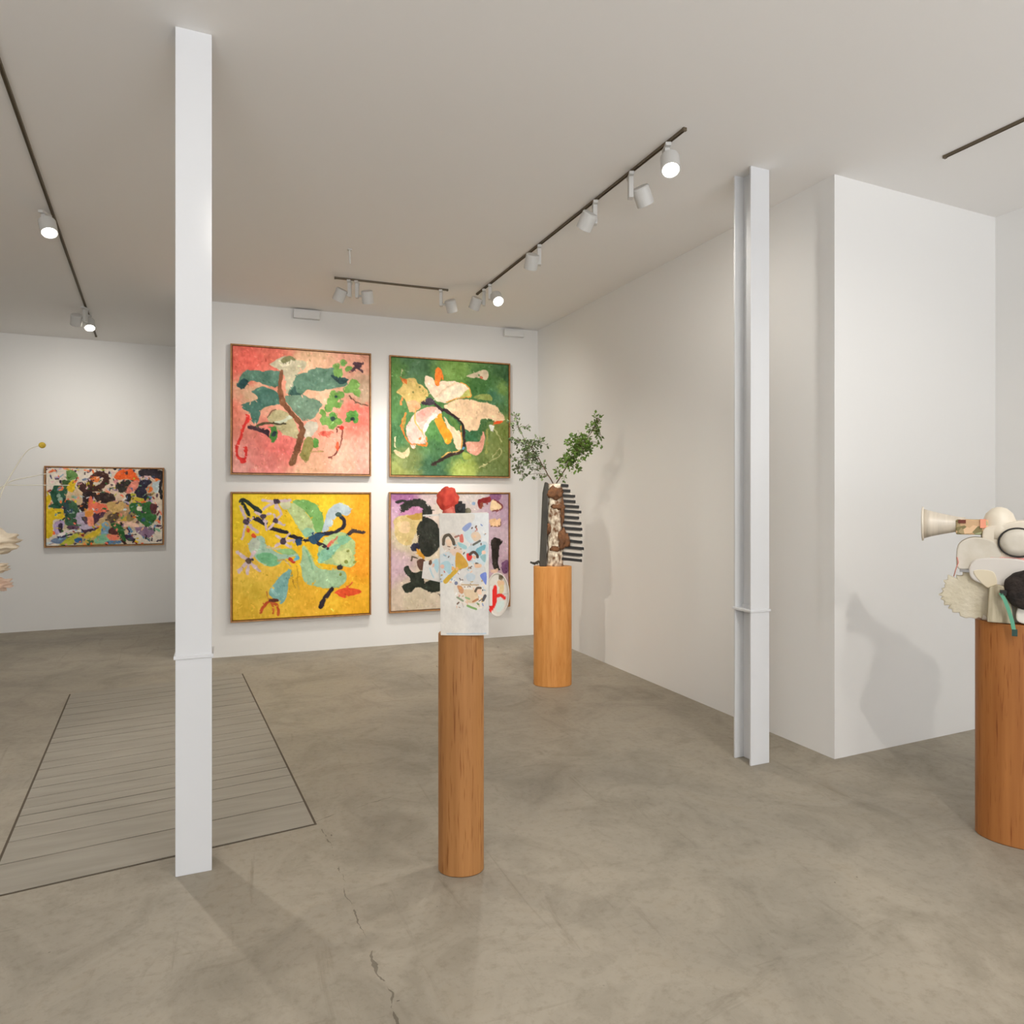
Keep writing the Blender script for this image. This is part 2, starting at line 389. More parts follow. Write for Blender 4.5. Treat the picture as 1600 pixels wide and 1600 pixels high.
   ('b',(240,132,62),[(380,89),(443,89),(435,128),(389,133)]),
   ('b',(246,122,92),[(360,279),(406,328),(516,373),(507,432),(381,436),(347,396)]),
   ('b',(246,160,70),[(306,435),(389,416),(389,475),(314,484)]),
   ('b',(246,102,36),[(562,88),(634,8),(720,7),(790,120),(677,99),(600,117)]),
   ('b',(50,46,36),[(583,161),(695,109),(751,131),(699,225),(609,235)]),
   ('b',(236,142,122),[(729,126),(786,125),(760,215),(678,255)]),
   ('b',(220,150,150),[(558,122),(600,122),(583,171)]),
   ('b',(46,36,46),[(794,16),(988,8),(990,250),(949,200),(904,79),(808,80)]),
   ('b',(40,36,56),[(799,110),(896,130),(852,200),(844,320),(747,250),(782,180)]),
   ('s',(230,190,190),14,[(799,85),(869,80),(922,109)]),
   ('b',(200,215,215),[(905,140),(967,119),(967,230),(914,230)]),
   ('c',(242,122,52),[(878,210,30),(940,114,17),(817,325,20)]),
   ('b',(210,190,60),[(708,295),(817,295),(817,325),(713,320)]),
   ('b',(40,36,40),[(669,270),(713,260),(717,320),(678,359)]),
   ('b',(52,110,52),[(704,359),(817,340),(897,335),(906,421),(946,482),(871,581),(801,530),(731,469)]),
   ('b',(46,102,46),[(542,556),(644,572),(675,707),(654,727),(597,646)]),
   ('b',(92,42,46),[(888,365),(946,366),(946,446),(906,456)]),
   ('c',(240,225,205),[(791,400,22)]),
   ('c',(60,90,120),[(827,510,20)]),
   ('b',(216,178,112),[(511,348),(652,334),(644,419),(541,427)]),
   ('b',(100,80,60),[(524,457),(610,438),(584,537),(516,516)]),
   ('c',(200,170,60),[(674,498,22),(610,468,14)]),
   ('b',(150,130,80),[(696,449),(757,459),(740,519),(679,518)]),
   ('b',(190,176,196),[(252,444),(323,430),(323,533),(390,553),(423,588),(273,595)]),
   ('b',(80,46,66),[(389,465),(440,436),(499,437),(423,534),(390,544)]),
   ('b',(246,150,120),[(339,494),(389,485),(398,563),(348,562)]),
   ('b',(90,60,80),[(306,493),(339,484),(339,543),(314,542)]),
   ('b',(190,166,202),[(60,567),(93,515),(154,525),(138,597),(85,654)]),
   ('b',(50,36,60),[(103,544),(140,544),(133,612),(107,621)]),
   ('b',(112,132,162),[(48,692),(158,675),(178,729),(85,736)]),
   ('s',(46,44,80),19,[(109,679),(207,652)]),
   ('b',(192,192,62),[(113,747),(240,643),(265,668),(207,749)]),
   ('s',(236,230,226),29,[(121,655),(182,618),(273,615)]),
   ('b',(100,70,90),[(174,569),(261,566),(257,600),(191,594)]),
   ('s',(72,42,66),29,[(306,620),(423,598)]),
   ('b',(226,196,52),[(306,684),(423,603),(457,549),(470,614),(390,686)]),
   ('b',(132,172,192),[(461,550),(520,551),(521,659),(461,658)]),
   ('b',(132,192,152),[(402,701),(499,654),(551,734),(423,745)]),
   ('b',(92,132,172),[(508,723),(632,721),(611,757),(517,753)]),
   ('b',(242,132,102),[(512,659),(606,661),(598,705),(542,719)]),
   ('b',(60,110,160),[(244,692),(294,693),(294,732),(248,731)]),
   ('b',(150,50,40),[(281,659),(310,650),(306,679)]),
   ('b',(90,46,40),[(520,610),(559,586),(602,646),(533,649)]),
   ('b',(60,42,76),[(671,662),(736,669),(727,724),(684,717)]),
   ('b',(150,120,146),[(748,589),(911,597),(920,658),(850,702),(766,629)]),
   ('s',(90,140,180),20,[(701,598),(727,629)]),
   ('s',(245,190,150),19,[(610,537),(714,569),(757,549)]),
   ('b',(245,205,180),[(644,548),(748,539),(783,590),(662,578)]),
   ('s',(40,36,36),20,[(986,18),(989,300)]),
  ]),
 'sheet': dict(asp=0.4066,bg=[((175,224),(222,217,207)),((923,232),(225,226,224)),((172,2260),(222,216,206)),((905,2261),(214,210,204)),((544,1255),(222,218,208))],
  sh=[
   ('b',(214,214,216),[(466,268),(648,182),(855,533),(673,691)]),
   ('b',(222,208,192),[(30,481),(297,397),(450,689),(156,816)]),
   ('b',(200,212,214),[(547,733),(946,578),(952,952),(767,1137)]),
   ('b',(206,212,212),[(-40,886),(324,774),(587,1064),(99,1390),(-40,1203)]),
   ('b',(224,214,200),[(322,1406),(888,1422),(921,1812),(737,1937),(370,1760)]),
   ('b',(212,208,202),[(322,1191),(823,1037),(940,1210),(820,1465),(405,1378)]),
   ('s',(180,150,90),13,[(578,1124),(591,1080)]),
   ('s',(96,84,76),19,[(428,1350),(403,1314)]),
   ('s',(190,205,210),20,[(813,681),(829,693)]),
   ('s',(96,84,76),15,[(160,1299),(130,1324)]),
   ('s',(190,205,210),26,[(577,448),(619,449)]),
   ('s',(190,205,210),22,[(902,427),(913,447)]),
   ('s',(200,120,100),18,[(634,502),(668,489)]),
   ('s',(150,180,190),27,[(332,636),(340,647)]),
   ('s',(228,190,160),27,[(544,974),(541,960)]),
   ('s',(120,96,80),17,[(445,720),(409,724)]),
   ('s',(180,150,90),27,[(874,1350),(858,1370)]),
   ('s',(170,140,120),24,[(335,1017),(348,1018)]),
   ('s',(236,232,226),19,[(897,371),(898,413)]),
   ('s',(228,190,160),28,[(325,971),(327,955)]),
   ('s',(130,150,190),19,[(22,1366),(42,1379)]),
   ('s',(228,190,160),18,[(129,842),(125,828)]),
   ('s',(236,232,226),15,[(745,971),(741,948)]),
   ('s',(190,205,210),26,[(34,1395),(8,1389)]),
   ('s',(120,96,80),27,[(315,723),(306,709)]),
   ('s',(170,140,120),24,[(306,689),(338,686)]),
   ('s',(200,120,100),18,[(739,354),(724,361)]),
   ('s',(236,232,226),30,[(416,1406),(445,1368)]),
   ('s',(170,140,120),15,[(643,626),(639,655)]),
   ('s',(228,190,160),16,[(768,859),(787,901)]),
   ('s',(96,84,76),27,[(455,917),(427,908)]),
   ('s',(228,190,160),23,[(722,1050),(703,1016)]),
   ('s',(150,180,190),30,[(620,1222),(615,1270)]),
   ('s',(150,180,190),18,[(312,660),(329,637)]),
   ('s',(228,190,160),19,[(248,792),(213,792)]),
   ('s',(170,140,120),28,[(598,1116),(610,1095)]),
   ('s',(180,150,90),30,[(638,1380),(667,1373)]),
   ('s',(96,84,76),25,[(177,888),(190,871)]),
   ('s',(200,120,100),18,[(684,434),(691,401)]),
   ('s',(190,205,210),15,[(511,1268),(505,1316)]),
   ('s',(120,96,80),30,[(406,1066),(413,1102)]),
   ('s',(170,140,120),21,[(921,427),(933,417)]),
   ('s',(96,84,76),23,[(509,794),(488,823)]),
   ('s',(150,180,190),28,[(213,1324),(239,1325)]),
   ('s',(180,150,90),24,[(808,1044),(765,1029)]),
   ('s',(228,190,160),27,[(78,1069),(60,1096)]),
   ('s',(170,140,120),15,[(385,1227),(370,1207)]),
   ('s',(96,84,76),19,[(351,917),(356,933)]),
   ('s',(130,150,190),22,[(841,229),(865,250)]),
   ('s',(190,205,210),21,[(296,1295),(272,1284)]),
   ('s',(170,140,120),23,[(442,1115),(411,1144)]),
   ('s',(228,190,160),30,[(234,1389),(207,1389)]),
   ('s',(130,150,190),30,[(279,1343),(286,1353)]),
   ('s',(236,232,226),22,[(222,595),(238,615)]),
   ('s',(150,180,190),28,[(247,1350),(251,1330)]),
   ('s',(180,150,90),24,[(675,573),(628,575)]),
   ('s',(150,180,190),18,[(560,1129),(588,1157)]),
   ('s',(228,190,160),19,[(659,962),(658,949)]),
   ('s',(236,232,226),25,[(695,928),(714,933)]),
   ('s',(200,120,100),23,[(90,1171),(99,1197)]),
   ('s',(200,120,100),21,[(639,1354),(615,1319)]),
   ('s',(96,84,76),18,[(634,1089),(657,1072)]),
   ('s',(236,232,226),29,[(-9,1255),(-39,1237)]),
   ('s',(228,190,160),22,[(123,1002),(95,993)]),
   ('s',(150,180,190),27,[(392,964),(428,976)]),
   ('s',(96,84,76),31,[(738,1014),(775,1020)]),
   ('s',(96,84,76),25,[(657,307),(668,291)]),
   ('s',(130,150,190),16,[(116,862),(130,854)]),
   ('s',(200,120,100),26,[(753,307),(760,339)]),
   ('s',(130,150,190),15,[(253,1035),(272,1053)]),
   ('s',(228,190,160),29,[(399,742),(375,723)]),
   ('s',(150,180,190),29,[(119,862),(87,846)]),
   ('s',(150,180,190),28,[(514,1009),(511,1041)]),
   ('s',(236,232,226),26,[(256,1384),(272,1344)]),
   ('s',(120,96,80),14,[(158,1177),(150,1165)]),
   ('s',(236,232,226),30,[(106,1097),(109,1141)]),
   ('s',(170,140,120),30,[(90,1054),(66,1047)]),
   ('s',(236,232,226),27,[(395,1208),(395,1193)]),
   ('s',(228,190,160),29,[(120,1116),(108,1132)]),
   ('s',(228,190,160),24,[(655,1173),(628,1199)]),
   ('s',(130,150,190),30,[(752,742),(771,718)]),
   ('s',(170,140,120),16,[(192,731),(204,736)]),
   ('s',(120,96,80),20,[(25,1327),(-13,1331)]),
   ('s',(236,232,226),14,[(272,1348),(293,1338)]),
   ('s',(236,232,226),15,[(135,748),(117,766)]),
   ('s',(190,205,210),13,[(230,792),(241,811)]),
   ('s',(120,96,80),25,[(840,638),(841,614)]),
   ('s',(228,190,160),18,[(628,809),(643,804)]),
   ('s',(120,96,80),23,[(627,1101),(636,1118)]),
   ('s',(150,180,190),16,[(611,979),(642,960)]),
   ('s',(190,205,210),16,[(332,544),(361,543)]),
   ('s',(150,180,190),13,[(187,622),(158,597)]),
   ('s',(180,150,90),28,[(45,1247),(34,1253)]),
   ('s',(190,205,210),29,[(782,898),(817,885)]),
   ('s',(120,96,80),21,[(452,1342),(471,1349)]),
   ('s',(120,96,80),28,[(734,284),(748,260)]),
   ('s',(190,205,210),21,[(883,1517),(872,1483)]),
   ('s',(170,140,120),22,[(394,1574),(418,1594)]),
   ('s',(236,232,226),19,[(831,1527),(861,1530)]),
   ('s',(150,180,190),24,[(779,1678),(786,1686)]),
   ('s',(236,232,226),13,[(847,1912),(833,1906)]),
   ('s',(96,84,76),20,[(781,1823),(775,1837)]),
   ('s',(150,180,190),12,[(738,1813),(774,1807)]),
   ('s',(228,190,160),27,[(743,1444),(749,1465)]),
   ('s',(120,96,80),28,[(386,1798),(356,1825)]),
   ('s',(120,96,80),25,[(714,1794),(690,1781)]),
   ('s',(170,140,120),17,[(743,1553),(753,1529)]),
   ('s',(120,96,80),12,[(520,1487),(497,1487)]),
   ('s',(170,140,120),26,[(777,1695),(788,1697)]),
   ('s',(180,150,90),19,[(593,1547),(603,1544)]),
   ('s',(170,140,120),25,[(551,1583),(584,1585)]),
   ('s',(236,232,226),25,[(399,1680),(417,1714)]),
   ('s',(190,205,210),20,[(591,1631),(577,1656)]),
   ('s',(180,150,90),20,[(591,1637),(597,1590)]),
   ('s',(120,96,80),15,[(625,1421),(655,1453)]),
   ('s',(228,190,160),18,[(345,1866),(348,1904)]),
   ('s',(228,190,160),25,[(468,1556),(477,1587)]),
   ('s',(120,96,80),23,[(790,1601),(806,1562)]),
   ('s',(120,96,80),13,[(573,1490),(588,1465)]),
   ('s',(228,190,160),20,[(569,1790),(560,1837)]),
   ('s',(120,96,80),13,[(611,1683),(626,1693)]),
   ('s',(120,96,80),22,[(687,1726),(692,1716)]),
   ('s',(236,232,226),29,[(636,1667),(601,1656)]),
   ('s',(180,150,90),14,[(805,1875),(793,1840)]),
   ('s',(190,205,210),16,[(580,1891),(619,1896)]),
   ('s',(200,120,100),17,[(390,1462),(370,1488)]),
   ('s',(96,84,76),24,[(871,1557),(869,1544)]),
   ('s',(130,150,190),22,[(884,1862),(869,1821)]),
   ('s',(180,150,90),19,[(464,1674),(479,1662)]),
   ('s',(180,150,90),28,[(892,1751),(863,1779)]),
   ('s',(180,150,90),24,[(859,1723),(848,1732)]),
   ('s',(150,180,190),26,[(902,1544),(919,1557)]),
   ('s',(170,140,120),15,[(389,1886),(412,1899)]),
   ('s',(200,120,100),19,[(381,1698),(403,1658)]),
   ('s',(150,180,190),13,[(586,1680),(604,1668)]),
   ('s',(150,180,190),22,[(849,1584),(835,1592)]),
   ('s',(228,190,160),25,[(688,1511),(700,1543)]),
   ('s',(228,190,160),15,[(380,1658),(405,1616)]),
   ('s',(130,150,190),27,[(610,1609),(648,1583)]),
   ('s',(96,84,76),17,[(616,1470),(622,1485)]),
   ('s',(228,190,160),26,[(553,1794),(529,1781)]),
   ('s',(96,84,76),18,[(799,1771),(841,1750)]),
   ('s',(96,84,76),16,[(807,1517),(799,1533)]),
   ('s',(228,190,160),14,[(877,1651),(925,1653)]),
   ('s',(236,232,226),25,[(347,1607),(326,1640)]),
   ('s',(228,190,160),25,[(754,1567),(775,1586)]),
   ('b',(222,216,206),[(-13,72),(664,7),(662,197),(409,369),(16,394)]),
   ('b',(150,165,205),[(465,311),(550,225),(634,189),(648,255),(535,370)]),
   ('b',(205,220,222),[(493,413),(633,342),(688,575),(576,574)]),
   ('b',(226,202,176),[(661,401),(773,373),(842,490),(730,575),(646,488)]),
   ('c',(235,200,160),[(709,474,31)]),
   ('s',(105,105,95),42,[(687,640),(813,562)]),
   ('b',(120,175,185),[(728,749),(910,635),(924,707),(811,865)]),
   ('b',(150,185,185),[(825,865),(936,837),(921,995),(852,937)]),
   ('c',(240,200,175),[(895,794,39)]),
   ('b',(222,120,105),[(416,456),(472,428),(492,580),(422,580)]),
   ('s',(170,120,105),42,[(325,484),(395,456)]),
   ('b',(165,205,205),[(380,586),(548,661),(533,733),(408,674)]),
   ('s',(95,85,70),64,[(86,627),(100,497),(191,439),(268,527),(296,615)]),
   ('b',(235,205,175),[(128,555),(226,527),(254,629),(184,686)]),
   ('s',(120,95,80),19,[(170,671),(212,679)]),
   ('b',(226,200,180),[(212,744),(408,717),(463,804),(295,860)]),
   ('b',(208,160,66),[(352,789),(463,847),(587,1050),(462,1121),(337,1105),(323,947)]),
   ('s',(208,168,60),83,[(406,1063),(253,1234),(113,1376)]),
   ('c',(230,175,110),[(267,1119,42),(350,1120,33)]),
   ('b',(175,205,210),[(16,1031),(155,960),(239,1062),(211,1234),(99,1147)]),
   ('c',(225,180,160),[(57,1082,39)]),
   ('b',(226,60,56),[(554,819),(630,820),(665,892),(616,964),(560,935)]),
   ('s',(90,70,60),56,[(616,834),(686,785),(756,836),(769,886)]),
   ('b',(230,190,160),[(658,864),(741,864),(713,936)]),
   ('b',(225,185,150),[(719,1036),(837,1030),(837,1095),(726,1101)]),
   ('b',(190,200,205),[(531,1250),(628,1208),(725,1265),(682,1365),(572,1364)]),
   ('b',(118,136,205),[(822,1252),(947,1203),(944,1438),(890,1380)]),
   ('c',(120,125,150),[(334,1412,35)]),
   ('b',(205,150,110),[(352,1469),(445,1470),(494,1571),(432,1621)]),
   ('c',(225,165,90),[(420,1508,25)]),
   ('b',(220,195,160),[(494,1546),(727,1560),(787,1711),(701,1811),(566,1786),(518,1685)]),
   ('s',(100,85,70),49,[(727,1572),(764,1509),(826,1510)]),
   ('b',(235,200,170),[(764,1547),(838,1535),(849,1636),(776,1623)]),
   ('s',(150,160,130),44,[(358,1697),(468,1760)]),
   ('s',(150,180,130),32,[(530,1697),(603,1723)]),
   ('s',(190,130,90),42,[(677,1780),(775,1736)]),
   ('s',(85,82,84),54,[(885,1749),(922,1661)]),
   ('s',(130,165,100),42,[(566,1861),(651,1899),(737,1930)]),
   ('s',(190,165,130),25,[(445,1444),(617,1445),(789,1446)]),
   ('s',(120,150,90),25,[(762,1811),(799,1837)]),
   ('s',(205,190,180),25,[(456,1810),(480,1886)]),
   ('s',(178,196,205),20,[(135,2422),(940,2422)]),
  ]),
 'flap': dict(asp=2.0270,bg=[((107,320),(220,214,205))],
  sh=[
   ('s',(90,80,70),51,[(277,-120),(382,-195),(457,-165)]),
   ('s',(95,80,72),69,[(457,-150),(472,-90)]),
   ('b',(226,190,150),[(187,0),(397,-60),(487,-45),(277,30)]),
   ('c',(120,85,60),[(262,67,63)]),
   ('c',(80,60,50),[(232,90,27)]),
   ('b',(175,205,210),[(337,90),(487,15),(577,120),(547,300),(427,210)]),
   ('c',(225,180,160),[(382,142,42)]),
   ('s',(180,205,210),45,[(262,210),(337,330),(412,405)]),
  ]),
 'plate': dict(asp=0.4928,bg=[((706,206),(222,214,200)),((853,1676),(214,206,194))],
  sh=[
   ('b',(222,40,32),[(265,676),(382,735),(382,1265),(353,1529),(118,1941),(29,1941),(44,1353),(147,1324),(147,1000)]),
   ('s',(220,45,36),165,[(353,1176),(559,1118),(735,1265)]),
   ('b',(222,180,140),[(412,471),(706,471),(676,735),(471,735)]),
   ('c',(120,105,80),[(559,309,118)]),
   ('b',(215,190,140),[(529,676),(706,676),(676,1000),(500,1029)]),
   ('b',(205,215,205),[(353,1500),(706,1382),(676,1735),(412,1912)]),
  ]),
}

def vnoise(shape, cells, rng):
    h, w = shape
    g = rng.random((cells+2, int(cells*w/h)+3))
    y = np.linspace(0, cells, h)[:, None]; x = np.linspace(0, cells*w/h, w)[None, :]
    yi = y.astype(int); xi = x.astype(int); fy = y-yi; fx = x-xi
    fy = fy*fy*(3-2*fy); fx = fx*fx*(3-2*fx)
    return (g[yi, xi]*(1-fy)*(1-fx)+g[yi+1, xi]*fy*(1-fx)+g[yi, xi+1]*(1-fy)*fx+g[yi+1, xi+1]*fy*fx)-.5
def paint(name, W, seed=1, brush=1.0, dabs=0):
    A = ART[name]; S = 2; w2 = W*S; h2 = int(round(W/A['asp']))*S
    rng = np.random.default_rng(seed)
    Y, X = np.mgrid[0:h2, 0:w2]; k = 1000/w2; X = (X+.5)*k; Y = (Y+.5)*k
    wx = vnoise((h2, w2), 14, rng)*16*brush+vnoise((h2, w2), 45, rng)*9*brush
    wy = vnoise((h2, w2), 14, rng)*16*brush+vnoise((h2, w2), 45, rng)*9*brush
    Xw, Yw = X+wx, Y+wy
    img = np.zeros((h2, w2, 3)); den = np.zeros((h2, w2))
    for (u, v), c in A['bg']:
        d = 1/(((Xw+wx*3-u)**2+(Yw+wy*3-v)**2)/2e4+.12)**2
        img += d[..., None]*np.array(c); den += d
    img /= den[..., None]
    img += (vnoise((h2, w2), 10, rng)*26*brush+vnoise((h2, w2), 40, rng)*22*brush)[..., None]
    def put(mask, c, sl):
        c = np.array(c, float)
        n = (tone[sl][mask]*30*brush)[:, None]
        img[sl][mask] = c+n*np.array((1, 1, .95))
    st = vnoise((h2, w2), 110, rng); st = (st+np.roll(st, 3, 0)+np.roll(st, 6, 0)+np.roll(st, 9, 0))*.5
    tone = vnoise((h2, w2), 26, rng)+.6*vnoise((h2, w2), 70, rng)+.3*st
    img += (st*11*brush)[..., None]
    def bb(x0, x1, y0, y1):
        e = 22
        return (slice(max(0, int((y0-e)/k)), max(0, min(h2, int((y1+e)/k)+1))), slice(max(0, int((x0-e)/k)), max(0, min(w2, int((x1+e)/k)+1))))
    def poly(pts, c):
        P = np.array(smooth_line(pts, 5, True))
        sl = bb(P[:, 0].min(), P[:, 0].max(), P[:, 1].min(), P[:, 1].max())
        x, y = Xw[sl], Yw[sl]; ins = np.zeros(x.shape, bool)
        for (xa, ya), (xb, yb) in zip(P, np.roll(P, -1, 0)):
            if ya == yb: continue
            ins ^= ((ya > y) != (yb > y)) & (x < (xb-xa)*(y-ya)/(yb-ya)+xa)
        put(ins, c, sl)
    def stroke(pts, wd, c):
        P = np.array(smooth_line(pts, 5) if len(pts) > 2 else pts, float)
        sl = bb(P[:, 0].min()-wd, P[:, 0].max()+wd, P[:, 1].min()-wd, P[:, 1].max()+wd)
        x, y = Xw[sl], Yw[sl]; m = np.zeros(x.shape, bool); r = wd/2*(1+tone[sl]*.35)
        for a, b in zip(P, P[1:]):
            d = b-a; L = max(1e-6, d@d)
            t = np.clip(((x-a[0])*d[0]+(y-a[1])*d[1])/L, 0, 1)
            m |= (x-a[0]-t*d[0])**2+(y-a[1]-t*d[1])**2 < r*r
        put(m, c, sl)
    if dabs:
        pal = [s[1] for s in A['sh']]
        for i in range(dabs):
            u, v = rng.random()*1000, rng.random()*1000/A['asp']; a = rng.random()*6.3; L = 12+rng.random()*30
            stroke([(u, v), (u+L*math.cos(a), v+L*math.sin(a))], 10+rng.random()*16, pal[rng.integers(len(pal))])
    for s in A['sh']:
        if s[0] == 'b': poly(s[2], s[1])
        elif s[0] == 's': stroke(s[3], s[2], s[1])
        else:
            for (u, v, r) in s[2]: stroke([(u, v), (u+.5, v)], 2*r, s[1])
    if dabs:
        for i in range(dabs):
            u, v = 60+rng.random()*880, rng.random()*1000/A['asp']; a = rng.random()*6.3; L = 6+rng.random()*18
            stroke([(u, v), (u+L*math.cos(a), v+L*math.sin(a))], 6+rng.random()*10, pal[rng.integers(len(pal))])
    if brush > .5:                       # loaded-brush marks dragging the colours into one another
        fl = vnoise((h2, w2), 6, rng)*9
        for i in range(1500):
            u, v = rng.random()*998, rng.random()*998/A['asp']
            a = fl[min(h2-1, int(v/k)), min(w2-1, int(u/k))]+rng.normal()*.4; L = 5+rng.random()*10
            c = img[min(h2-1, int(v/k)), min(w2-1, int(u/k))]+rng.normal()*11+rng.normal(size=3)*4
            stroke([(u, v), (u+L*math.cos(a), v+L*math.sin(a))], 3.5+rng.random()*4, c)
    img = img.reshape(h2//S, S, w2//S, S, 3).mean((1, 3))
    c = np.clip(img, 0, 255)/255
    return np.where(c <= .04045, c/12.92, ((c+.055)/1.055)**2.4)
def canvas(name, img, fn, m, parent=None, thick=0):
    """a sheet whose vertex (u,v) in 0..1 sits at fn(u,v) and carries the brushwork colour there"""
    h, w = img.shape[:2]
    u = (np.arange(w)/(w-1)); v = (np.arange(h)/(h-1))
    co = np.array([fn(a, b) for b in v for a in u], dtype=np.float32)
    idx = np.arange(h*w).reshape(h, w)
    q = np.stack([idx[:-1, :-1], idx[1:, :-1], idx[1:, 1:], idx[:-1, 1:]], -1).reshape(-1, 4)
    me = bpy.data.meshes.new(name); me.from_pydata(co.tolist(), [], q.tolist())
    at = me.color_attributes.new('paint', 'FLOAT_COLOR', 'POINT')
    at.data.foreach_set('color', np.concatenate([img, np.ones((h, w, 1))], -1).astype(np.float32).ravel())
    o = link_mesh(name, me, m, parent, True)
    if thick:
        s = o.modifiers.new('thickness', 'SOLIDIFY'); s.thickness = thick; s.offset = -1
    return o
def paint_mat(name, rough=.55, bump=.15):
    m = mat(name, (200, 200, 200), rough, spec=.3); nt = m.node_tree; b = nt.nodes['Principled BSDF']
    a = nt.nodes.new('ShaderNodeAttribute'); a.attribute_name = 'paint'
    nt.links.new(a.outputs['Color'], b.inputs['Base Color'])
    n = nt.nodes.new('ShaderNodeTexNoise'); n.inputs['Scale'].default_value = 60
    tc = nt.nodes.new('ShaderNodeTexCoord'); nt.links.new(tc.outputs['Object'], n.inputs['Vector'])
    bp = nt.nodes.new('ShaderNodeBump'); bp.inputs['Strength'].default_value = bump; bp.inputs['Distance'].default_value = .004
    nt.links.new(n.outputs['Fac'], bp.inputs['Height']); nt.links.new(bp.outputs[0], b.inputs['Normal'])
    return m

# ---------------------------------------------------------------- materials
WALL = mat('white_wall_paint', (231, 230, 227), .75, spec=.2, bump=(9, .05, .01))
CEIL = mat('ceiling_paint', CEIL_COL, .85, spec=.1, bump=(5, .05, .01))
STEEL = mat('white_painted_steel', STEEL_COL, .5, spec=.3, bump=(20, .04, .004))
TRACK = mat('dark_bronze_track', (104, 92, 74), .5, spec=.3)
FIX = mat('pale_grey_lamp_metal', (205, 204, 200), .45, spec=.4)
LENS = mat('lamp_glass', (255, 250, 240), .2, emit=((255, 248, 235), 9))
OAK = mat('oak_frame', (176, 128, 74), .5, noise=(30, (146, 100, 56), (1, 1, 1)))
PAINT = paint_mat('oil_paint'); PRINT = paint_mat('printed_paper', .7, .05)

def wood(name, c0, c1, c2, cath=0):
    m = bpy.data.materials.new(name); m.use_nodes = True; nt = m.node_tree; b = nt.nodes['Principled BSDF']
    N = nt.nodes.new; Lk = nt.links.new
    tc = N('ShaderNodeTexCoord')
    def tex(scale, st, det=5, dist=0):
        mp = N('ShaderNodeMapping'); mp.inputs['Scale'].default_value = st; Lk(tc.outputs['Object'], mp.inputs['Vector'])
        n = N('ShaderNodeTexNoise'); n.inputs['Scale'].default_value = scale; n.inputs['Detail'].default_value = det
        n.inputs['Distortion'].default_value = dist
        Lk(mp.outputs[0], n.inputs['Vector']); return n.outputs['Fac']
    a = tex(34, (1, 1, .035)); c = tex(5, (1, 1, .22), 3, cath); d = tex(150, (1, 1, .05), 2)
    r = N('ShaderNodeValToRGB'); r.color_ramp.elements[0].position = .3; r.color_ramp.elements[1].position = .7
    r.color_ramp.elements[0].color = lin(c0)+(1,); r.color_ramp.elements[1].color = lin(c1)+(1,)
    mx = N('ShaderNodeMath'); mx.operation = 'MULTIPLY_ADD'; Lk(a, mx.inputs[0]); mx.inputs[1].default_value = .55
    m2 = N('ShaderNodeMath'); m2.operation = 'MULTIPLY_ADD'; Lk(c, m2.inputs[0]); m2.inputs[1].default_value = .45; m2.inputs[2].default_value = 0
    Lk(m2.outputs[0], mx.inputs[2]); Lk(mx.outputs[0], r.inputs[0])
    rr = N('ShaderNodeValToRGB'); rr.color_ramp.elements[0].position = .58; rr.color_ramp.elements[1].position = .72
    rr.color_ramp.elements[0].color = (1, 1, 1, 1); rr.color_ramp.elements[1].color = lin(c2)+(1,)
    Lk(d, rr.inputs[0])
    mul = N('ShaderNodeMix'); mul.data_type = 'RGBA'; mul.blend_type = 'MULTIPLY'; mul.inputs[0].default_value = .8
    Lk(r.outputs[0], mul.inputs[6]); Lk(rr.outputs[0], mul.inputs[7]); Lk(mul.outputs[2], b.inputs['Base Color'])
    b.inputs['Roughness'].default_value = .48; b.inputs['Specular IOR Level'].default_value = .35
    return m

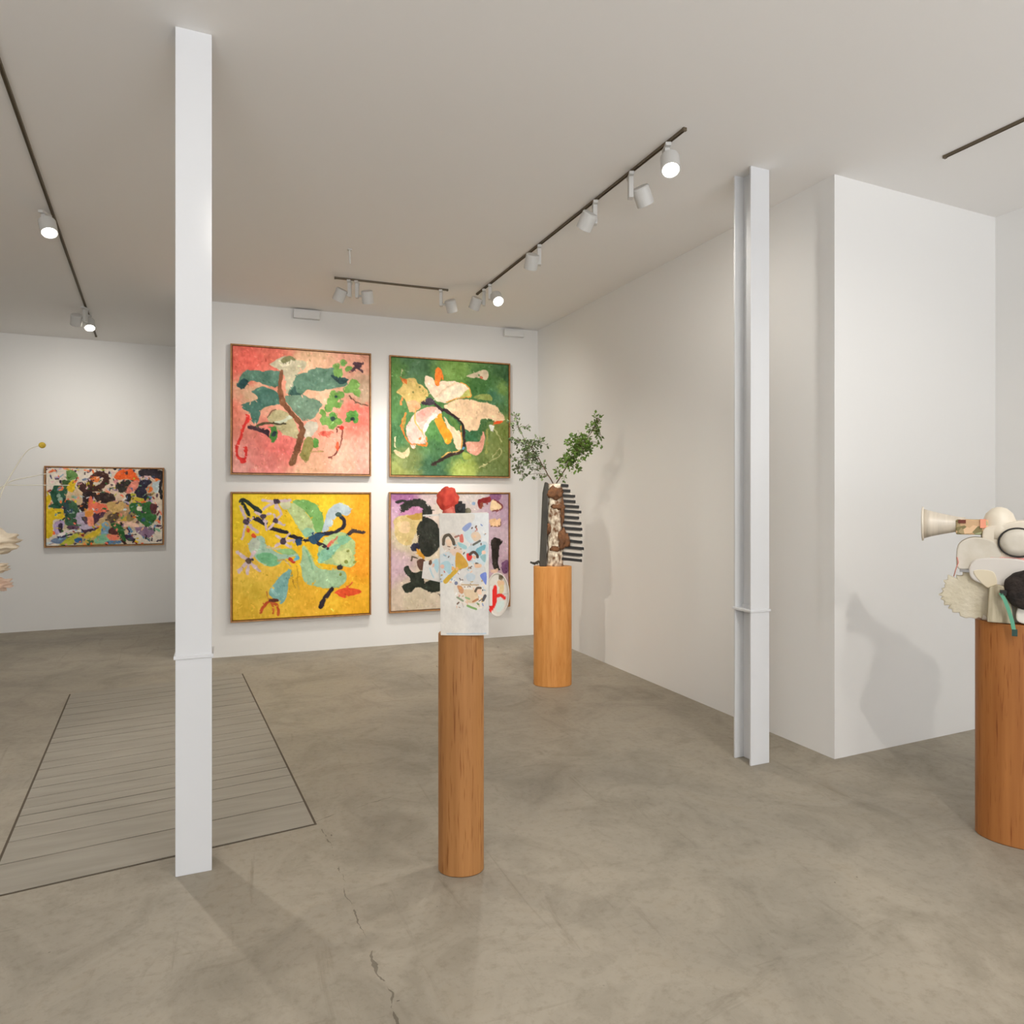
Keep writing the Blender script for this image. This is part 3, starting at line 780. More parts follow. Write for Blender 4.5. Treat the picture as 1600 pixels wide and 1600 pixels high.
def floor_mat():
    m = bpy.data.materials.new('worn_concrete'); m.use_nodes = True; nt = m.node_tree; b = nt.nodes['Principled BSDF']
    N = nt.nodes.new; Lk = nt.links.new
    tc = N('ShaderNodeTexCoord'); P = tc.outputs['Object']
    def tex(scale, det=6, st=(1, 1, 1), dist=0, rough=.55, rot=0):
        mp = N('ShaderNodeMapping'); mp.inputs['Scale'].default_value = st; mp.inputs['Rotation'].default_value = (0, 0, rot); Lk(P, mp.inputs['Vector'])
        n = N('ShaderNodeTexNoise'); n.inputs['Scale'].default_value = scale; n.inputs['Detail'].default_value = det
        n.inputs['Distortion'].default_value = dist; n.inputs['Roughness'].default_value = rough
        Lk(mp.outputs[0], n.inputs['Vector']); return n
    def ramp(fac, stops):
        r = N('ShaderNodeValToRGB'); el = r.color_ramp.elements
        while len(el) < len(stops): el.new(.5)
        for e, (p, c) in zip(el, stops): e.position = p; e.color = lin(c)+(1,)
        Lk(fac, r.inputs[0]); return r.outputs[0]
    def mix(mode, f, a, c):
        x = N('ShaderNodeMix'); x.data_type = 'RGBA'; x.blend_type = mode
        if isinstance(f, float): x.inputs[0].default_value = f
        else: Lk(f, x.inputs[0])
        Lk(a, x.inputs[6])
        if isinstance(c, tuple): x.inputs[7].default_value = c
        else: Lk(c, x.inputs[7])
        return x.outputs[2]
    def math_(op, a, c=None, d=None):
        x = N('ShaderNodeMath'); x.operation = op
        for i, v in enumerate((a, c, d)):
            if v is None: continue
            if isinstance(v, (int, float)): x.inputs[i].default_value = v
            else: Lk(v, x.inputs[i])
        return x.outputs[0]
    base = ramp(tex(.55, 8, dist=.6).outputs['Fac'], [(.3, FLOOR_C[0]), (.48, FLOOR_C[1]), (.7, FLOOR_C[2])])
    cloud = ramp(tex(2.6, 9, dist=1.2, rough=.65).outputs['Fac'], [(.3, (205, 204, 200)), (.55, (255, 255, 255)), (.8, (238, 232, 222))])
    col = mix('MULTIPLY', .65, base, cloud)
    fine = ramp(tex(28, 8, rough=.75).outputs['Fac'], [(.28, (205, 202, 196)), (.5, (255, 255, 255))])
    col = mix('MULTIPLY', .55, col, fine)
    scr = ramp(tex(9, 6, (1, .12, 1), 1.0, .7, .5).outputs['Fac'], [(.60, (255, 255, 255)), (.80, (172, 166, 158))])
    col = mix('MULTIPLY', .6, col, scr)
    scr2 = ramp(tex(6, 6, (.14, 1, 1), 1.4, .7, .25).outputs['Fac'], [(.62, (255, 255, 255)), (.78, (176, 170, 160))])
    col = mix('MULTIPLY', .6, col, scr2)
    pits = ramp(tex(16, 4, dist=.8).outputs['Fac'], [(.735, (255, 255, 255)), (.765, (120, 112, 100))])
    col = mix('MULTIPLY', .8, col, pits)
    # cracks: distance to a few straight seams, broken up by noise
    sx = N('ShaderNodeSeparateXYZ'); wob = tex(5, 4); wv = math_('MULTIPLY', math_('SUBTRACT', wob.outputs['Fac'], .5), .10)
    Lk(P, sx.inputs[0])
    brk = tex(11, 3); brk = brk.outputs['Fac']
    for (x0, y0, x1, y1, wd, thr) in CRACKS:
        L = math.hypot(x1-x0, y1-y0); ux, uy = (x1-x0)/L, (y1-y0)/L
        dx = math_('SUBTRACT', sx.outputs[0], x0); dy = math_('SUBTRACT', sx.outputs[1], y0)
        t = math_('ADD', math_('MULTIPLY', dx, ux), math_('MULTIPLY', dy, uy))
        s = math_('ADD', math_('SUBTRACT', math_('MULTIPLY', dx, uy), math_('MULTIPLY', dy, ux)), wv)
        near = math_('LESS_THAN', math_('ABSOLUTE', s), math_('MULTIPLY', math_('MAXIMUM', math_('SUBTRACT', brk, thr), 0), wd*1.6))
        ins = math_('MULTIPLY', math_('GREATER_THAN', t, 0), math_('LESS_THAN', t, L))
        f = math_('MULTIPLY', math_('MULTIPLY', near, ins), .6)
        col = mix('MIX', f, col, lin((72, 64, 52))+(1,))
    Lk(col, b.inputs['Base Color'])
    rg = N('ShaderNodeMapRange'); Lk(tex(1.7, 6).outputs['Fac'], rg.inputs[0]); rg.inputs[3].default_value = .42; rg.inputs[4].default_value = .66
    Lk(rg.outputs[0], b.inputs['Roughness']); b.inputs['Specular IOR Level'].default_value = .3
    bp = N('ShaderNodeBump'); bp.inputs['Strength'].default_value = .12; bp.inputs['Distance'].default_value = .01
    Lk(tex(22, 6).outputs['Fac'], bp.inputs['Height']); Lk(bp.outputs[0], b.inputs['Normal'])
    return m
FLOOR = floor_mat()

# ---------------------------------------------------------------- the room
# plan corners (metres): back wall, alcove at the left behind it, right wall, return and side wall
B0, B1 = (-.30, 6.849), (3.11, 6.677)
R1 = (3.144, 2.823); R2 = (4.583, 2.854)
LX, FY = -4.6, -4.0; AL = (LX, 8.966); AR = (-.30, 9.045)
bm = bmesh.new(); box(bm, LX-.2, R2[0]+.2, FY-.2, 9.3, -.12, 0); struct('floor', bm, FLOOR)
bm = bmesh.new(); box(bm, LX-.2, R2[0]+.2, FY-.2, 9.3, H, H+.12); struct('ceiling', bm, CEIL)
def wall(name, a, b, side, t=.1):
    a = Vector(a); b = Vector(b); n = Vector((-(b-a).y, (b-a).x)).normalized()*t*side
    bm = bmesh.new(); prism(bm, [tuple(a), tuple(b), tuple(b+n), tuple(a+n)], 0, H); return struct(name, bm, WALL)
wall('wall_back', B0, B1, 1)
wall('wall_alcove', AL, AR, 1)
wall('wall_jog', (B0[0], B0[1]+.1), AR, -1)
wall('wall_right', B1, R1, 1)
wall('wall_return', (R1[0]-.0, R1[1]), R2, 1)
wall('wall_side', R2, (R2[0], FY), 1)
wall('wall_left', (LX, FY), AL, 1)
bm = bmesh.new()
wx0, wx1, wz0, wz1 = -3.2, 4.0, .3, 2.9
box(bm, LX, wx0, FY-.1, FY, 0, H); box(bm, wx1, R2[0], FY-.1, FY, 0, H)
box(bm, wx0, wx1, FY-.1, FY, 0, wz0); box(bm, wx0, wx1, FY-.1, FY, wz1, H)
struct('wall_front', bm, WALL)
bm = bmesh.new()
for i in range(5):
    x = wx0+(wx1-wx0)*i/4; box(bm, x-.03, x+.03, FY-.09, FY-.03, wz0, wz1)
box(bm, wx0, wx1, FY-.09, FY-.03, wz0, wz0+.06); box(bm, wx0, wx1, FY-.09, FY-.03, wz1-.06, wz1)
struct('window_1', bm, STEEL)

# wooden floor hatch: boards set into the concrete, painted the same grey
q00, q10, q11, q01 = (-.805, 3.03), (.373, 3.157), (.135, 6.12), (-1.058, 5.972)
def hq(u, v, z):
    a = [q00[i]*(1-u)*(1-v)+q10[i]*u*(1-v)+q11[i]*u*v+q01[i]*(1-u)*v for i in (0, 1)]
    return (a[0], a[1], z)
ht = thing('floor_hatch', 'flush grey plank hatch in the concrete floor behind the left steel column', 'hatch', (0, 0, 0))
bm = bmesh.new()
vs = [hq(-.006, -.0022, 0), hq(1.006, -.0022, 0), hq(1.006, 1.001, 0), hq(-.006, 1.001, 0)]
prism(bm, [v[:2] for v in vs], .0005, .0015)
obj('edge_gap', bm, mat('dark_gap', (84, 74, 60), .9), ht)
rnd = random.Random(4); v = 0; bm = bmesh.new(); cuts = [0, .085, .155, .205, .245, .275, .315, .36, .40, .45, .49, .545, .60, .635, .70, .745, .80, .86, .90, .95, 1]
for a, b in zip(cuts, cuts[1:]):
    g = rnd.choice((.0005, .0009, .0013, .0018)); dz = .0035+rnd.random()*.0008
    c = [hq(.003, a+g, 0), hq(.997, a+g, 0), hq(.997, b-g, 0), hq(.003, b-g, 0)]
    prism(bm, [p[:2] for p in c], .0012, dz)
obj('boards', bm, mat('grey_painted_boards', BOARD_C[0], .6, spec=.25, noise=(5, BOARD_C[1], (.6, 4, 1)), bump=(40, .1, .003)), ht)

# ---------------------------------------------------------------- steel columns
def column(x0, y0, label):
    w_, d_, tf = .129, .137, .012; xc = x0+w_/2
    t = thing('steel_column', label, 'column', (xc, y0+d_/2, 0))
    def part(n, *a, bev=.002):
        bm = bmesh.new(); box(bm, *a); return obj(n, bm, STEEL, t, bevel=bev)
    part('front_flange', -w_/2, w_/2, -d_/2, -d_/2+tf, .0, H)
    part('rear_flange', -w_/2, w_/2-.006, d_/2-tf, d_/2, .0, H)
    part('web', -.005, .005, -d_/2+tf, d_/2-tf, .0, H)
    bm = bmesh.new(); zc = .835; e = .006
    box(bm, -w_/2-e, w_/2+e, -d_/2-e, d_/2+e, zc, zc+.014)
    obj('collar_plate', bm, STEEL, t, bevel=.002)
    bm = bmesh.new()
    for s in (-1, 1):
        pts = [(s*.005, -d_/2+tf), (s*.005, d_/2-tf), (s*.018, d_/2-tf), (s*.018, -d_/2+tf)]
        prism(bm, pts if s > 0 else pts[::-1], zc+.014, zc+.03)
    obj('fillet_weld', bm, STEEL, t)
    return t
column(-.174, 2.921, 'white steel I-beam column beside the grey floor hatch, left of the coral painting')
column(2.642, 2.925, 'white steel I-beam column in front of the long right wall, showing its web')

# ---------------------------------------------------------------- paintings
bd = Vector((B1[0]-B0[0], B1[1]-B0[1], 0)).normalized(); bn = Vector((bd.y, -bd.x, 0))
b_or = Vector((-.084, 6.838, 0))          # datum on the back wall from which the hang is measured
def painting(name_art, org, d, n, u0, u1, z0, z1, label, group, W, seed, brush=1.0, dabs=0, depth=.05, face=.013):
    """u0..u1 along the wall, z0..z1 up it; frame is a shallow oak tray, the canvas sits inside it"""
    c = org+d*((u0+u1)/2); w_, h_ = u1-u0, z1-z0
    t = thing('framed_painting', label, 'painting', (c.x, c.y, z0), math.atan2(d.y, d.x), group)
    fr = bmesh.new()
    y1 = -.004
    for (xa, xb, za, zb) in ((-w_/2, w_/2, 0, face), (-w_/2, w_/2, h_-face, h_), (-w_/2, -w_/2+face, face, h_-face), (w_/2-face, w_/2, face, h_-face)):
        box(fr, xa, xb, -depth, y1, za, zb)
    obj('frame', fr, OAK, t)
    bm = bmesh.new(); box(bm, -w_/2+face, w_/2-face, -.02, y1, face, h_-face)
    obj('backing_board', bm, mat('dark_backing', (60, 44, 28), .8), t)
    g = face+.005; img = paint(name_art, W, seed, brush, dabs)
    canvas('canvas', img, lambda u, v: (-w_/2+g+(w_-2*g)*u, -depth+.010, h_-g-(h_-2*g)*v), PAINT, t, .02)
    return t
G = 'square paintings hung in two rows on the back wall'
painting('coral', b_or, bd, bn, .138, 1.416, 1.683, 2.886, 'coral pink square painting with dark green leaves on a brown stem, upper left', G, 250, 3)
painting('green', b_or, bd, bn, 1.597, 2.867, 1.680, 2.886, 'green square painting with large cream and pink petals, upper right', G, 240, 5)
painting('yellow', b_or, bd, bn, .138, 1.416, .322, 1.524, 'yellow square painting with mint leaves and black branches, lower left', G, 250, 7, .8)
painting('lilac', b_or, bd, bn, 1.594, 2.867, .326, 1.528, 'lilac square painting with black blobs, partly hidden behind the paper collage sculpture', G, 230, 9, .8)
ad = Vector((AR[0]-AL[0], AR[1]-AL[1], 0)).normalized()
a_or = Vector((-1.838, AL[1]+(AR[1]-AL[1])*(-1.838-AL[0])/(AR[0]-AL[0]), 0))
painting('multi', a_or, ad, None, 0, 1.183, .92, 1.826, 'wide multicoloured abstract painting alone on the far alcove wall', None, 220, 11, .9, 240)

# small white boxes high on the back wall
def wall_box(u0, u1, z0, z1, label):
    c = b_or+bd*((u0+u1)/2); w_ = u1-u0
    t = thing('wall_box', label, 'wall box', (c.x, c.y, z0), math.atan2(bd.y, bd.x))
    bm = bmesh.new(); box(bm, -w_/2, w_/2, -.06, -.003, 0, z1-z0-.012); obj('housing', bm, FIX2, t, bevel=.004)
    bm = bmesh.new(); box(bm, -w_/2+.006, w_/2-.006, -.055, -.003, z1-z0-.012, z1-z0); obj('cover_lid', bm, FIX2, t, bevel=.002)
FIX2 = mat('white_plastic', (226, 226, 224), .5)
wall_box(.69, .93, 3.175, 3.258, 'small white box high on the back wall above the coral painting')
wall_box(2.80, 3.02, 3.175, 3.245, 'small white box high on the back wall near the right corner')

# ---------------------------------------------------------------- track lighting
def track(a, b, label):
    a = Vector((a[0], a[1])); b = Vector((b[0], b[1])); d = (b-a); L = d.length
    t = thing('lighting_track', label, 'track', (a.x, a.y, H), math.atan2(d.y, d.x))
    bm = bmesh.new(); box(bm, 0, L, -.008, -.005, -.014, -.0005); box(bm, 0, L, .005, .008, -.014, -.0005); box(bm, 0, L, -.005, .005, -.006, -.0005)
    obj('rail', bm, TRACK, t)
    for xa in (-.012, L):
        bm = bmesh.new(); box(bm, xa, xa+.012, -.010, .010, -.016, -.0005); obj('end_cap', bm, TRACK, t)
    return t
TR = track((2.074, 2.76), (2.052, 5.66), 'long dark ceiling track running along the right wall, six spotlights on it')
track((.84, 5.705), (1.77, 5.66), 'short dark ceiling track parallel to the back wall, three spotlights on it')
track((-.84, 3.2), (-1.31, 8.763), 'long dark ceiling track at the left, running into the alcove')
track((3.509, 2.436), (3.53, .6), 'bare dark ceiling track near the far right side wall')

def spotlight(x, y, side, aim, label, power, lampsize=70, drop=.135, hd=.048, hl=.1, lamp=True, col=LAMP_C):
    t = thing('track_spotlight', label, 'spotlight', (x, y, H-.02), YAW, 'track spotlights')
    bm = bmesh.new(); box(bm, -.014, .014, -.045, .045, -.018, -.0005); obj('track_adapter', bm, FIX, t, bevel=.002)
    bm = bmesh.new(); box(bm, -.013, .013, -.022, .022, -drop, -.018); obj('driver_arm', bm, FIX, t, bevel=.003)
    loc = Vector((side[0], side[1], -drop+.02+side[2]))
    aimw = Vector(aim)-Vector((x, y, H-.1)); aiml = Matrix.Rotation(-YAW, 3, 'Z') @ aimw; aiml.normalize()
    bm = bmesh.new(); tube(bm, [(0, 0, -drop+.022), (loc.x*.8, loc.y*.8, loc.z)], .009); obj('swivel_joint', bm, FIX, t, True)
    Q = Matrix.Translation(loc) @ aiml.to_track_quat('Z', 'Y').to_matrix().to_4x4()
    bm = bmesh.new()
    lathe(bm, [(hd*.9, -hl/2), (hd, -hl/2+.006), (hd, hl/2-.001), (hd*.99, hl/2), (hd*.88, hl/2), (hd*.84, hl/2-.014)], Q, 32)
    hdo = obj('lamp_head', bm, FIX, t, False)
    bm = bmesh.new(); lathe(bm, [(hd*.8, hl/2-.012), (hd*.8, hl/2-.006), (hd*.3, hl/2-.005)], Q, 24)
    obj('lens', bm, LENS, hdo)
    if lamp:
        p = Matrix.Translation((x, y, H-.02)) @ Matrix.Rotation(YAW, 4, 'Z') @ Q @ Vector((0, 0, hl/2+.012))
        spot('spot_lamp', p, p+aimw, power*LAMP_K, lampsize, 1, col)
    return t
tx = lambda y: 2.074-.0076*(y-2.76)
SIDE_L, SIDE_R = (-.072, 0, 0), (.072, 0, 0)
spotlight(tx(2.90), 2.90, (.012, -.03, -.035), (1.3, 1.5, .2), 'large lit white spotlight at the near end of the long right ceiling track', 40, 70, .09)
spotlight(tx(3.23), 3.23, (.070, .01, .0), (3.1, 3.7, 1.7), 'white spotlight second from the near end of the right track, head turned right', 8, 150)
spotlight(tx(3.62), 3.62, (-.05, -.02, -.005), (1.5, 6.2, .2), 'white spotlight third from the near end of the long right track', 45, 75)
spotlight(tx(4.40), 4.40, (-.055, -.02, 0), (2.3, 6.5, .2), 'white spotlight fourth from the near end of the right track', 25, 75)
spotlight(tx(5.50), 5.50, SIDE_L, (1.55, 6.7, 1.0), 'grey spotlight at the far end of the right track, head turned left', 50, 75)
spotlight(tx(5.36), 5.36, (.06, -.03, -.02), (1.9, 2.2, .2), 'small lit spotlight just before the far end of the right track', 40, 60, .12)
spotlight(.95, 5.70, (-.08, 0, 0), (.15, 6.8, 1.0), 'round grey spotlight at the left end of the short back track', BACK_P, 140)
spotlight(1.01, 5.697, (.085, 0, -.01), (1.5, 6.8, .9), 'grey spotlight second from left on the short back track, head turned right', BACK_P*.6, 140)
spotlight(1.72, 5.662, (.085, .02, -.01), (2.7, 6.7, .9), 'grey spotlight at the right end of the short back track', BACK_P, 140)
spotlight(-1.035, 5.08, (.05, -.045, -.02), (-.3, 3.6, .3), 'large lit spotlight on the left ceiling track, nearer than its pair', 60, 85, .11)
spotlight(-1.20, 7.45, (-.085, 0, 0), (-1.6, 9.0, 1.0), 'round grey spotlight at the far end of the left track, turned left', 33, 145)
spotlight(-1.225, 7.72, (.055, -.06, -.02), (-.7, 6.0, .3), 'small lit spotlight at the far end of the left track, facing forward', 30, 70, .11)

bm = bmesh.new(); tube(bm, [(.84, 5.04, H), (.842, 5.045, H-.05), (.845, 5.05, H-.10)], .006, .005); box(bm, .825, .855, 5.025, 5.055, H-.006, H-.0005)
tag(obj('ceiling_hook', bm, FIX), 'tiny white hanging rod on the ceiling above the short back track', 'hook')

# ---------------------------------------------------------------- plinths
PH = .93
def plinth(x, y, rx, ry, label, m, turn=0):
    t = thing('wooden_plinth', label, 'plinth', (x, y, 0), YAW+turn, 'round wooden plinths')
    bm = bmesh.new(); n = 96
    prof = [(rx-.003, 0), (rx, .004), (rx, PH-.004), (rx-.003, PH)]
    lathe(bm, prof, None, n, ry/rx); obj('veneer_body', bm, m, t, True).modifiers.new('w', 'WEIGHTED_NORMAL')
    return t
W_MID = wood('oak_veneer_shaded', *WOODS[0]); W_BACK = wood('oak_veneer_lit', *WOODS[1], 5); W_RIGHT = wood('oak_veneer_shaded_right', *WOODS[2])  # same oak veneer on every plinth
MX, MY = .858, 2.555; BX, BY = 2.381, 4.835; RX, RY = 3.148, 1.849; QX, QY = -1.82, 3.05
plinth(MX, MY, .0895, .066, 'slim round oak plinth in the middle under the paper collage sculpture', W_MID)
plinth(BX, BY, .150, .105, 'brightly lit oak plinth near the right wall under the leafy vase', W_BACK)
RYAW = -math.radians(33)
plinth(RX, RY, .170, .115, 'broad oak plinth at the right edge under the white ceramic assemblage', W_RIGHT, RYAW*.7)
plinth(QX, QY, .150, .16, 'oak plinth at the far left edge carrying the ruffled ceramic', W_MID)

# ---------------------------------------------------------------- paper collage on the slim plinth
CLAY = mat('pale_paper_clay', (226, 221, 211), .7, noise=(18, (212, 206, 195), (1, 1, 1)), bump=(30, .2, .004))
t = thing('collage_sculpture', 'upright white collage panel with pasted faces and a red flower on the slim plinth', 'sculpture', (MX, MY, PH), YAW)
s1 = 406.9; fx = lambda u: (u-721.5)/s1; fz = lambda v_: (992.6-v_)/s1; YF = -.058
def bend(u, v): return YF-.006*math.sin(math.pi*u)+.004*math.sin(5*v)
def sheet_fn(u, v):
    z = fz(802)*(1-v); x = fx(688.5+(1-(1-v))*3.0)*(1-u)+fx(766.5)*u
    return (x, bend(u, v), z)
canvas('panel', paint('sheet', 150, 21, .35), sheet_fn, PRINT, t, .008)
fc = [(664, 878), (706, 868), (706, 914), (661, 904)]
def flap_fn(u, v):
    x = (fc[0][0]*(1-u)+fc[1][0]*u)*(1-v)+(fc[3][0]*(1-u)+fc[2][0]*u)*v
    y = (fc[0][1]*(1-u)+fc[1][1]*u)*(1-v)+(fc[3][1]*(1-u)+fc[2][1]*u)*v
    return (fx(x), YF+.010-.0035*u, fz(y))
canvas('pasted_print', paint('flap', 80, 22, .35), flap_fn, PRINT, t, .004)
bm = bmesh.new(); prism(bm, [(fx(663), fz(807)), (fx(700), fz(806)), (fx(764), fz(802.5)), (fx(764), fz(800.5)), (fx(700), fz(803)), (fx(663), fz(804.5))], YF+.003, YF+.03, XZ)
obj('top_ledge', bm, CLAY, t)
def plate_fn(u, v):
    r = v; a = u*2*math.pi
    return (fx(780)+18.5/s1*r*math.cos(a), YF+.016+.006*r*r-.012*(r > .93), fz(930)+34.5/s1*r*math.sin(a))
im = paint('plate', 70, 23, .3); hh, ww = im.shape[:2]
pim = np.zeros((26, 73, 3))
for i in range(26):
    for j in range(73):
        r = i/25; a = j/72*2*math.pi
        px = (780+18.5*r*math.cos(a)-766)/34; py = (930-34.5*r*math.sin(a)-893)/69
        pim[i, j] = im[min(hh-1, max(0, int(py*hh))), min(ww-1, max(0, int(px*ww)))]
po = canvas('oval_plate', pim, plate_fn, PRINT, t, .006)
bm = bmesh.new(); bmesh.ops.create_icosphere(bm, subdivisions=4, radius=1)
for v_ in bm.verts:
    p = v_.co.copy(); k = 1+.16*mnoise.noise(p*2.2)+.10*mnoise.noise(p*5+Vector((3, 1, 0)))
    v_.co = Vector((fx(701)+p.x*k*17/s1, YF+.03+p.y*k*.032, fz(780)+p.z*k*19/s1))
obj('paper_flower', bm, mat('red_crepe_paper', (226, 84, 62), .8, noise=(40, (204, 62, 48), (1, 1, 1))), t, True)
bm = bmesh.new(); lathe(bm, [(12.5/s1, fz(806)), (10.5/s1, fz(797)), (9/s1, fz(790))], Matrix.Translation((fx(704), YF+.032, 0)), 20)
obj('flower_calyx', bm, mat('red_calyx_paper', (214, 88, 76), .8, noise=(60, (226, 130, 110), (1, 1, 1))), t, True)
bm = bmesh.new(); box(bm, fx(713), fx(729), YF+.018, YF+.045, fz(804), fz(787)); lathe(bm, [(4/s1, -.004), (4/s1, .012), (3/s1, .013)], Matrix.Translation((fx(721), YF+.018, fz(795))) @ Matrix.Rotation(math.pi/2, 4, 'X'), 20)
box(bm, fx(717), fx(724), YF+.024, YF+.04, fz(787), fz(783))
obj('black_block', bm, mat('black_card', (34, 32, 30), .6), t, bevel=.002)
bm = bmesh.new(); bmesh.ops.create_icosphere(bm, subdivisions=2, radius=5.5/s1, matrix=Matrix.Translation((fx(733), YF+.03, fz(799))))
obj('olive_bead', bm, mat('olive_clay', (122, 116, 92), .7), t, True)
bm = bmesh.new(); box(bm, fx(704), fx(748), YF+.0095, YF+.045, 0, fz(870)); box(bm, fx(700), fx(772), YF+.012, YF+.022, fz(948), fz(915)); box(bm, fx(690), fx(740), YF+.010, YF+.03, fz(880), fz(805))
obj('back_support', bm, CLAY, t, bevel=.003)

# ---------------------------------------------------------------- bark vase with comb on the brightly lit plinth, and its two sprays
s2 = 198.6; gx = lambda u: (u-863)/s2; gz = lambda v_: (884.3-v_)/s2
t = thing('bark_vase', 'cream and brown bark vase with black comb teeth on the brightly lit plinth', 'vase', (BX, BY, PH), YAW)
BARK = mat('cracked_bark', (244, 232, 208), .8, noise=(34, (112, 76, 48), (1, 1, .7)), bump=(26, .5, .01))
BROWN = mat('brown_bark', (126, 84, 52), .85, noise=(40, (92, 62, 40), (1, 1, 1)), bump=(60, .5, .01))
CHAR = mat('charcoal_slab', (74, 70, 62), .8, noise=(12, (52, 50, 46), (1, 1, .4)), bump=(30, .3, .006))
BLACK = mat('black_clay', (30, 28, 26), .6)
bm = bmesh.new(); prof = []
for i in range(41):
    f = i/40; prof.append((.066-.010*f, f*gz(756)))
prof += [(.047, gz(756)), (.045, gz(756)-.06), (.02, gz(756)-.065)]
lathe(bm, prof, Matrix.Translation((gx(867), 0, 0)), 40, .8)
for v_ in bm.verts:
    if v_.co.z > .01: v_.co += Vector((mnoise.noise(v_.co*18), mnoise.noise(v_.co*18+Vector((5, 0, 0))), 0))*.008
obj('vase_body', bm, BARK, t, True)
def lump(name, c, r, seed, m):
    bm = bmesh.new(); bmesh.ops.create_icosphere(bm, subdivisions=3, radius=1)
    for v_ in bm.verts:
        p = v_.co.copy(); k = 1+.5*mnoise.noise(p*1.8+Vector((seed, 0, 0)))+.3*mnoise.noise(p*4.5+Vector((0, seed, 0)))
        v_.co = Vector((c[0]+p.x*k*r[0], c[1]+p.y*k*r[1], c[2]+p.z*k*r[2]))
    return obj(name, bm, m, t, True)
lump('bark_patch', (gx(879), -.045, gz(842)), (.045, .022, .075), 1, BROWN)
lump('bark_patch', (gx(866), -.042, gz(770)), (.056, .018, .05), 4, BROWN)
lump('bark_patch', (gx(871), -.042, gz(792)), (.045, .016, .025), 7, BROWN)
lump('bark_patch', (gx(857), -.040, gz(826)), (.018, .016, .045), 9, BROWN)
lump('bark_patch', (gx(866), -.046, gz(857)), (.04, .014, .022), 12, BROWN)
lump('bark_patch', (gx(877.5), -.04, gz(800)), (.014, .016, .12), 15, BROWN)
bm = bmesh.new(); prism(bm, [(gx(842.5), 0), (gx(853), 0), (gx(856), gz(755)), (gx(851), gz(753)), (gx(847.5), gz(770))], -.05, .05, XZ); obj('charcoal_slab', bm, CHAR, t, bevel=.006)
rows = [(758.5, 877, 887.5), (766.5, 876, 890.5), (774.7, 878, 898), (783, 878, 898.5), (791, 878, 904), (799, 882, 907.5), (808, 878, 904), (816.5, 877, 907.5), (825.5, 878, 909), (835, 880, 909), (845.5, 884, 909), (855.5, 880, 911.5), (865.5, 878, 909), (874, 877, 908.5)]
bm = bmesh.new(); prism(bm, [(gx(874), gz(877))]+[(gx(r[2]-2.0), gz(r[0])) for r in rows[::-1]]+[(gx(874), gz(757))], -.004, .006, XZ)
obj('comb_plate', bm, mat('pale_comb_back', (236, 226, 212), .7), t)
for i, (yy, xa, xb) in enumerate(rows):
    bm = bmesh.new(); tl = .003+.0005*i; hh_ = .0105
    prism(bm, [(gx(xa)-.02, gz(yy)-hh_+tl), (gx(xb), gz(yy)-hh_-tl), (gx(xb), gz(yy)+hh_-tl), (gx(xa)-.02, gz(yy)+hh_+tl)], -.03, .03, XZ)
    obj('comb_tooth', bm, BLACK, t, bevel=.002)
bm = bmesh.new()
for (u, v_, a) in ((832, 880, .4), (838, 878.5, -.5), (836, 883, 0.1), (843, 882, .9)):
    box(bm, -.022, .022, -.012, .012, -.006, .008, Matrix.Translation((gx(u), -.02, max(.022, gz(v_)))) @ Matrix.Rotation(a, 4, 'Y'))
obj('charcoal_chips', bm, CHAR, t)

